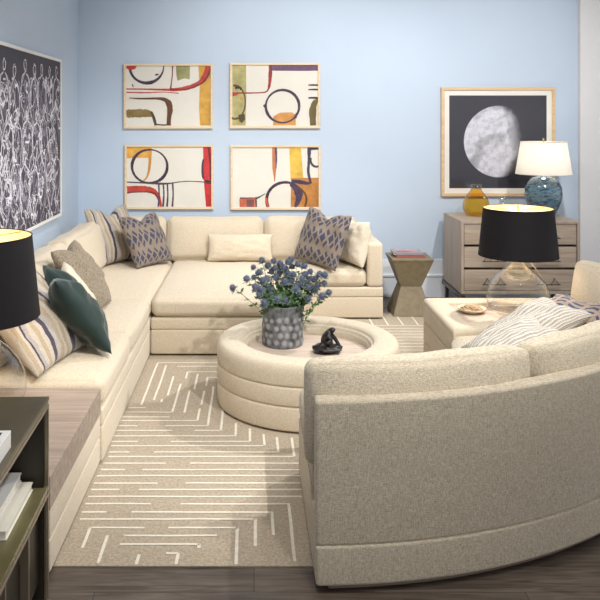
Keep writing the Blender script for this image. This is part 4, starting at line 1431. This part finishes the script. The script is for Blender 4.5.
# local: x from -.42 (wall side) to 0 (room side), y from -1.3 (towards the eye) to 0
T = .69
bm = bmesh.new(); span(bm, -.42, -.0, -1.3, 0, T - .012, T, .001)
link('top_panel', bm, BRONZE, bk, smooth=False)
bm = bmesh.new()
for z0 in (T - .034,):
    span(bm, -.012, .0, -1.3, 0, z0, z0 + .009, .001); span(bm, -.010, -.003, -1.3, 0, z0 + .009, z0 + .022, .001)
span(bm, -.42, -.0, -1.3, .0, T - .036, T - .034, .0005)
link('top_edge', bm, BRONZE_EDGE, bk, smooth=False)
bm = bmesh.new()
SH = .385
span(bm, -.42, -.0, -1.3, -.012, SH - .012, SH, .001)
link('shelf', bm, plain('olive_bronze_sheet', rgb(122, 114, 82), rough=.25, metal=.3, var=.2, vscale=5), bk, smooth=False)
bm = bmesh.new()
span(bm, -.012, .001, -1.3, 0, SH - .032, SH - .022, .001); span(bm, -.010, -.002, -1.3, 0, SH - .022, SH - .011, .001)
link('shelf_edge', bm, BRONZE_EDGE, bk, smooth=False)
bm = bmesh.new(); span(bm, -.42, -.014, -.024, 0, 0, T - .036, .001)
link('end_panel', bm, DARKPANEL, bk, smooth=False)
bm = bmesh.new(); span(bm, -.014, .0, -.012, .0, 0, T - .034, .001); span(bm, -.012, -.003, -.022, -.013, 0, SH - .034, .001)
link('corner_post', bm, BRONZE_EDGE, bk, smooth=False)
bm = bmesh.new(); span(bm, -.42, -.40, -1.3, -.024, 0, T - .036, .001)
link('back_panel', bm, DARKPANEL, bk, smooth=False)
bm = bmesh.new(); span(bm, -.42, -.03, -1.3, -.026, .06, SH - .034, .001)
link('lower_panel', bm, DARKPANEL, bk, smooth=False)
for yy in (-.265, -.52, -.78, -1.04):
    bm = bmesh.new(); span(bm, -.028, -.002, yy - .005, yy + .005, 0, SH - .033, .001)
    link('divider', bm, BRONZE_EDGE, bk, smooth=False)


def on_shelf(x, y, z):
    v = Matrix.Rotation(R(1.9), 3, 'Z') @ Vector((x, y, 0)); return (-.709 + v.x, 2.70 + v.y, z)


WHITEC = plain('white_book_cover', rgb(232, 230, 226), rough=.35, var=.03)
IVC = plain('ivory_book_cover', rgb(226, 222, 208), rough=.4, var=.04)
GOLDP = plain('gilt_print', rgb(150, 122, 66), rough=.4, var=.5, vscale=120)
INKB = plain('black_print', rgb(40, 38, 40), rough=.4, var=.2)
b1 = book('ivory covered book, lower of the pair on the bronze bookshelf', on_shelf(-.155, -.20, SH + .0005), .32, .22, .028, IVC, R(1.9) + PI / 2 + PI, 'books on the bookshelf')
b2 = book('white covered book, upper of the pair on the bronze bookshelf', on_shelf(-.19, -.185, SH + .0288), .30, .21, .03, WHITEC, R(1.9) + PI / 2 + PI, 'books on the bookshelf')
wb = thing('display_book', 'white slipcased book with black cover panel on top of bookshelf', 'book', on_shelf(-.105, -.55, T + .0004), R(1.9))
bm = box(-.09, .09, -.13, .13, 0, .05, .002)
link('slipcase', bm, WHITEC, wb, smooth=False)
bm = box(-.07, .07, -.11, .112, .05, .0508, .0002)
link('cover_panel', bm, INKB, wb, smooth=False)

# ------------------------------------------------------------------ camera
cam = bpy.data.cameras.new('camera'); co = bpy.data.objects.new('camera', cam); C.objects.link(co)
co.location = (0, 0, H); co.rotation_euler = (R(90), 0, 0)
cam.sensor_width = 36; cam.lens = F / 600 * 36
cam.shift_x = (300 - VX) / 600; cam.shift_y = -(300 - VY) / 600
cam.clip_start = .05
bpy.context.scene.camera = co

# ------------------------------------------------------------------ light: the ceiling spots and the showroom's ambient light
def spot(loc, target, power, ang=70, blend=.5, size=.05, col=(1, .95, .88)):
    l = bpy.data.lights.new('ceiling_spot', 'SPOT'); l.energy = power; l.color = col
    l.spot_size = R(ang); l.spot_blend = blend; l.shadow_soft_size = size
    o = bpy.data.objects.new('ceiling_spot', l); C.objects.link(o)
    o.location = loc
    o.rotation_euler = (Vector(target) - Vector(loc)).to_track_quat('-Z', 'Y').to_euler()
    return o


COOL = (1, .98, .945)
spot((1.35, 2.0, 3.0), (.2, 4.9, .3), 230, 62, .6, .03, COOL)
spot((2.35, 5.9, 3.0), (.1, 4.7, .2), 260, 80, .7, .03, COOL)
spot((.3, 5.0, 3.05), (.3, 7.2, 1.5), 150, 100, .9, .1, COOL)
spot((2.2, 4.6, 3.05), (2.1, 7.2, 1.3), 150, 90, .9, .06, COOL)
spot((-.2, 3.6, 3.05), (-1.4, 4.6, .5), 55, 90, .9, .06, COOL)
spot((-.4, 4.8, 3.05), (-.9, 6.4, .4), 70, 80, .9, .06, COOL)
spot((.0, 2.4, 3.05), (-.3, 3.6, 0), 80, 80, .9, .08, COOL)
spot((1.6, 3.4, 3.05), (1.5, 3.9, 0), 70, 85, .9, .08, COOL)
spot((.7, 1.5, 3.05), (-.85, 2.4, .4), 80, 80, .9, .08, COOL)

w = bpy.data.worlds.new('showroom'); bpy.context.scene.world = w; w.use_nodes = True
bg = w.node_tree.nodes['Background']; bg.inputs[0].default_value = (.95, .97, 1.0, 1); bg.inputs[1].default_value = .72

vs = bpy.context.scene.view_settings
vs.view_transform = 'Standard'; vs.look = 'None'; vs.gamma = 1; vs.exposure = .48
